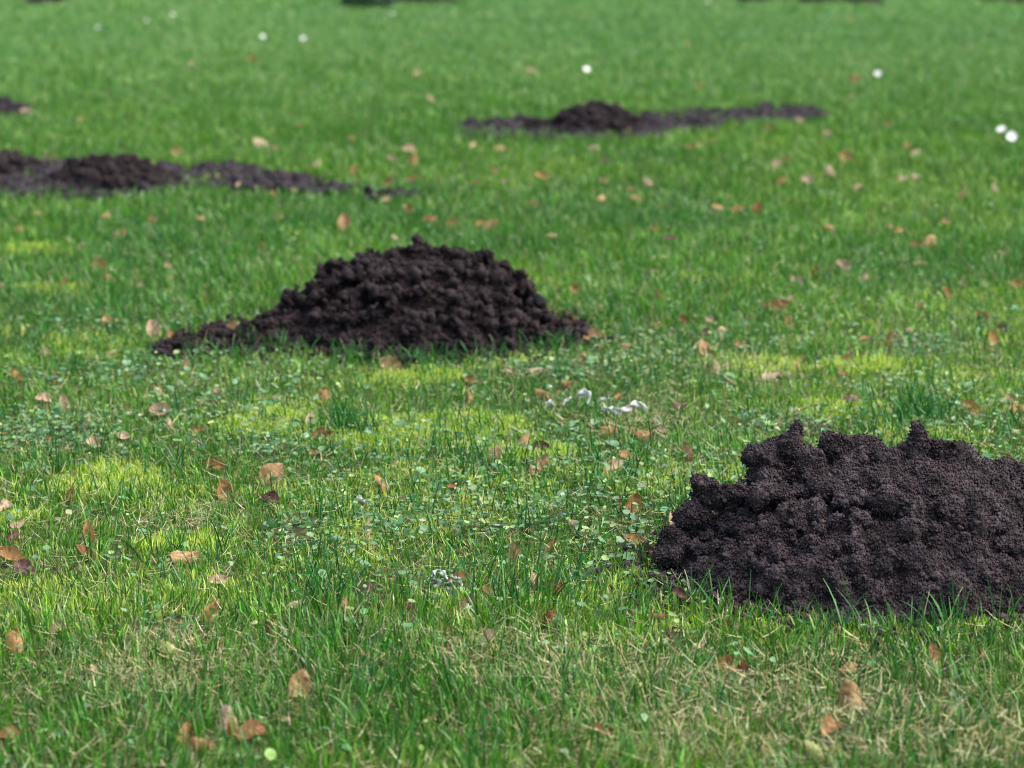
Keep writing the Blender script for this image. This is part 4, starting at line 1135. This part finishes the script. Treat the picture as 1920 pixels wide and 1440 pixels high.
def twig(pix, rad, label, seed, mat=M_TWIG):
    c = ground(pix[0][0], pix[0][1], 0.015)
    P = [at_depth(a, b, c.y + dz) - c for a, b, dz in pix]
    k = c.y / FPX
    V, F = tube(P, [r * k for r in rad])
    o = link('twig', pymesh('twig', V, F, mat)); o.location = c
    tag(o, label, 'twig', 'bits of twig in the lawn')
twig([(668, 932, 0), (678, 938, 0), (688, 948, 0.002), (692, 958, 0.003)], [4, 6, 6, 4], 'short dark lichen-crusted twig, just below left of the narrow orange leaf', 1)
twig([(1116, 888, 0), (1128, 898, 0), (1142, 906, 0), (1152, 912, 0)], [1.8, 2, 1.8, 1.2], 'thin dark twig beside a pale leaf, below the white bark', 2)
M_PALE = simple_mat('dry_stalk', (0.48, 0.40, 0.28), (0.66, 0.58, 0.44), 80)
twig([(1162, 846, 0), (1172, 856, 0), (1182, 868, -.002)], [2, 2.2, 1.8], 'pale dry stalk leaning beside an orange leaf', 3, M_PALE)
twig([(1248, 842, 0), (1248, 852, 0), (1250, 864, 0)], [1.8, 2, 1.8], 'upright pale dry stalk left of the narrow tan leaf', 4, M_PALE)

# ------------------------------------------------------------------ low shrub at the far edge
def shrub(px, py, rxp, hz, label, seed):
    g = np.random.default_rng(seed)
    c = ground(px, py); k = c.y / FPX
    root = empty('low_shrub', c); tag(root, label, 'shrub')
    n = 5200
    a = g.uniform(0, 2 * np.pi, n); q = g.random(n) ** 0.5
    rx = rxp * k
    X = np.cos(a) * q * rx; Y = np.sin(a) * q * rx * .8
    Z = g.random(n) ** 0.8 * hz * np.sqrt(np.clip(1 - q ** 2, 0.05, 1)) * (0.7 + 0.5 * noise2(X + 9, Y, 0.12, 3))
    s = g.uniform(0.008, 0.018, n)
    base = np.array([(-.5, 0, 0), (0, -.9, .1), (.5, 0, 0), (0, .9, .1)])
    V = np.einsum('nij,nkj->nki', rot_rand(n, g), base[None] * s[:, None, None]) + np.stack([X, Y, Z + 0.01], 1)[:, None, :]
    F = (np.array([0, 1, 2, 3])[None] + (np.arange(n) * 4)[:, None])
    cc = np.array([(0.028, 0.080, 0.035), (0.05, 0.12, 0.045), (0.02, 0.055, 0.03)])[g.integers(0, 3, n)]
    me = mesh_np('foliage', V.reshape(-1, 3), F, np.arange(n) * 4, smooth=False, col=np.repeat(cc, 4, 0))
    link('foliage', me, M_SHRUB, root)
    for kx in range(4):
        V, F = tube([Vector((0.03 * kx - .05, 0, -0.01)), Vector((0.06 * kx - .1, 0, hz * .4)), Vector((0.1 * kx - .15, 0.02, hz * .75))], [0.006, 0.005, 0.003])
        link('stem', pymesh('stem', V, F, M_TWIG), None, root)
shrub(690, 13, 50, 0.16, 'low dark green shrub on the far lawn at the top edge', 8)
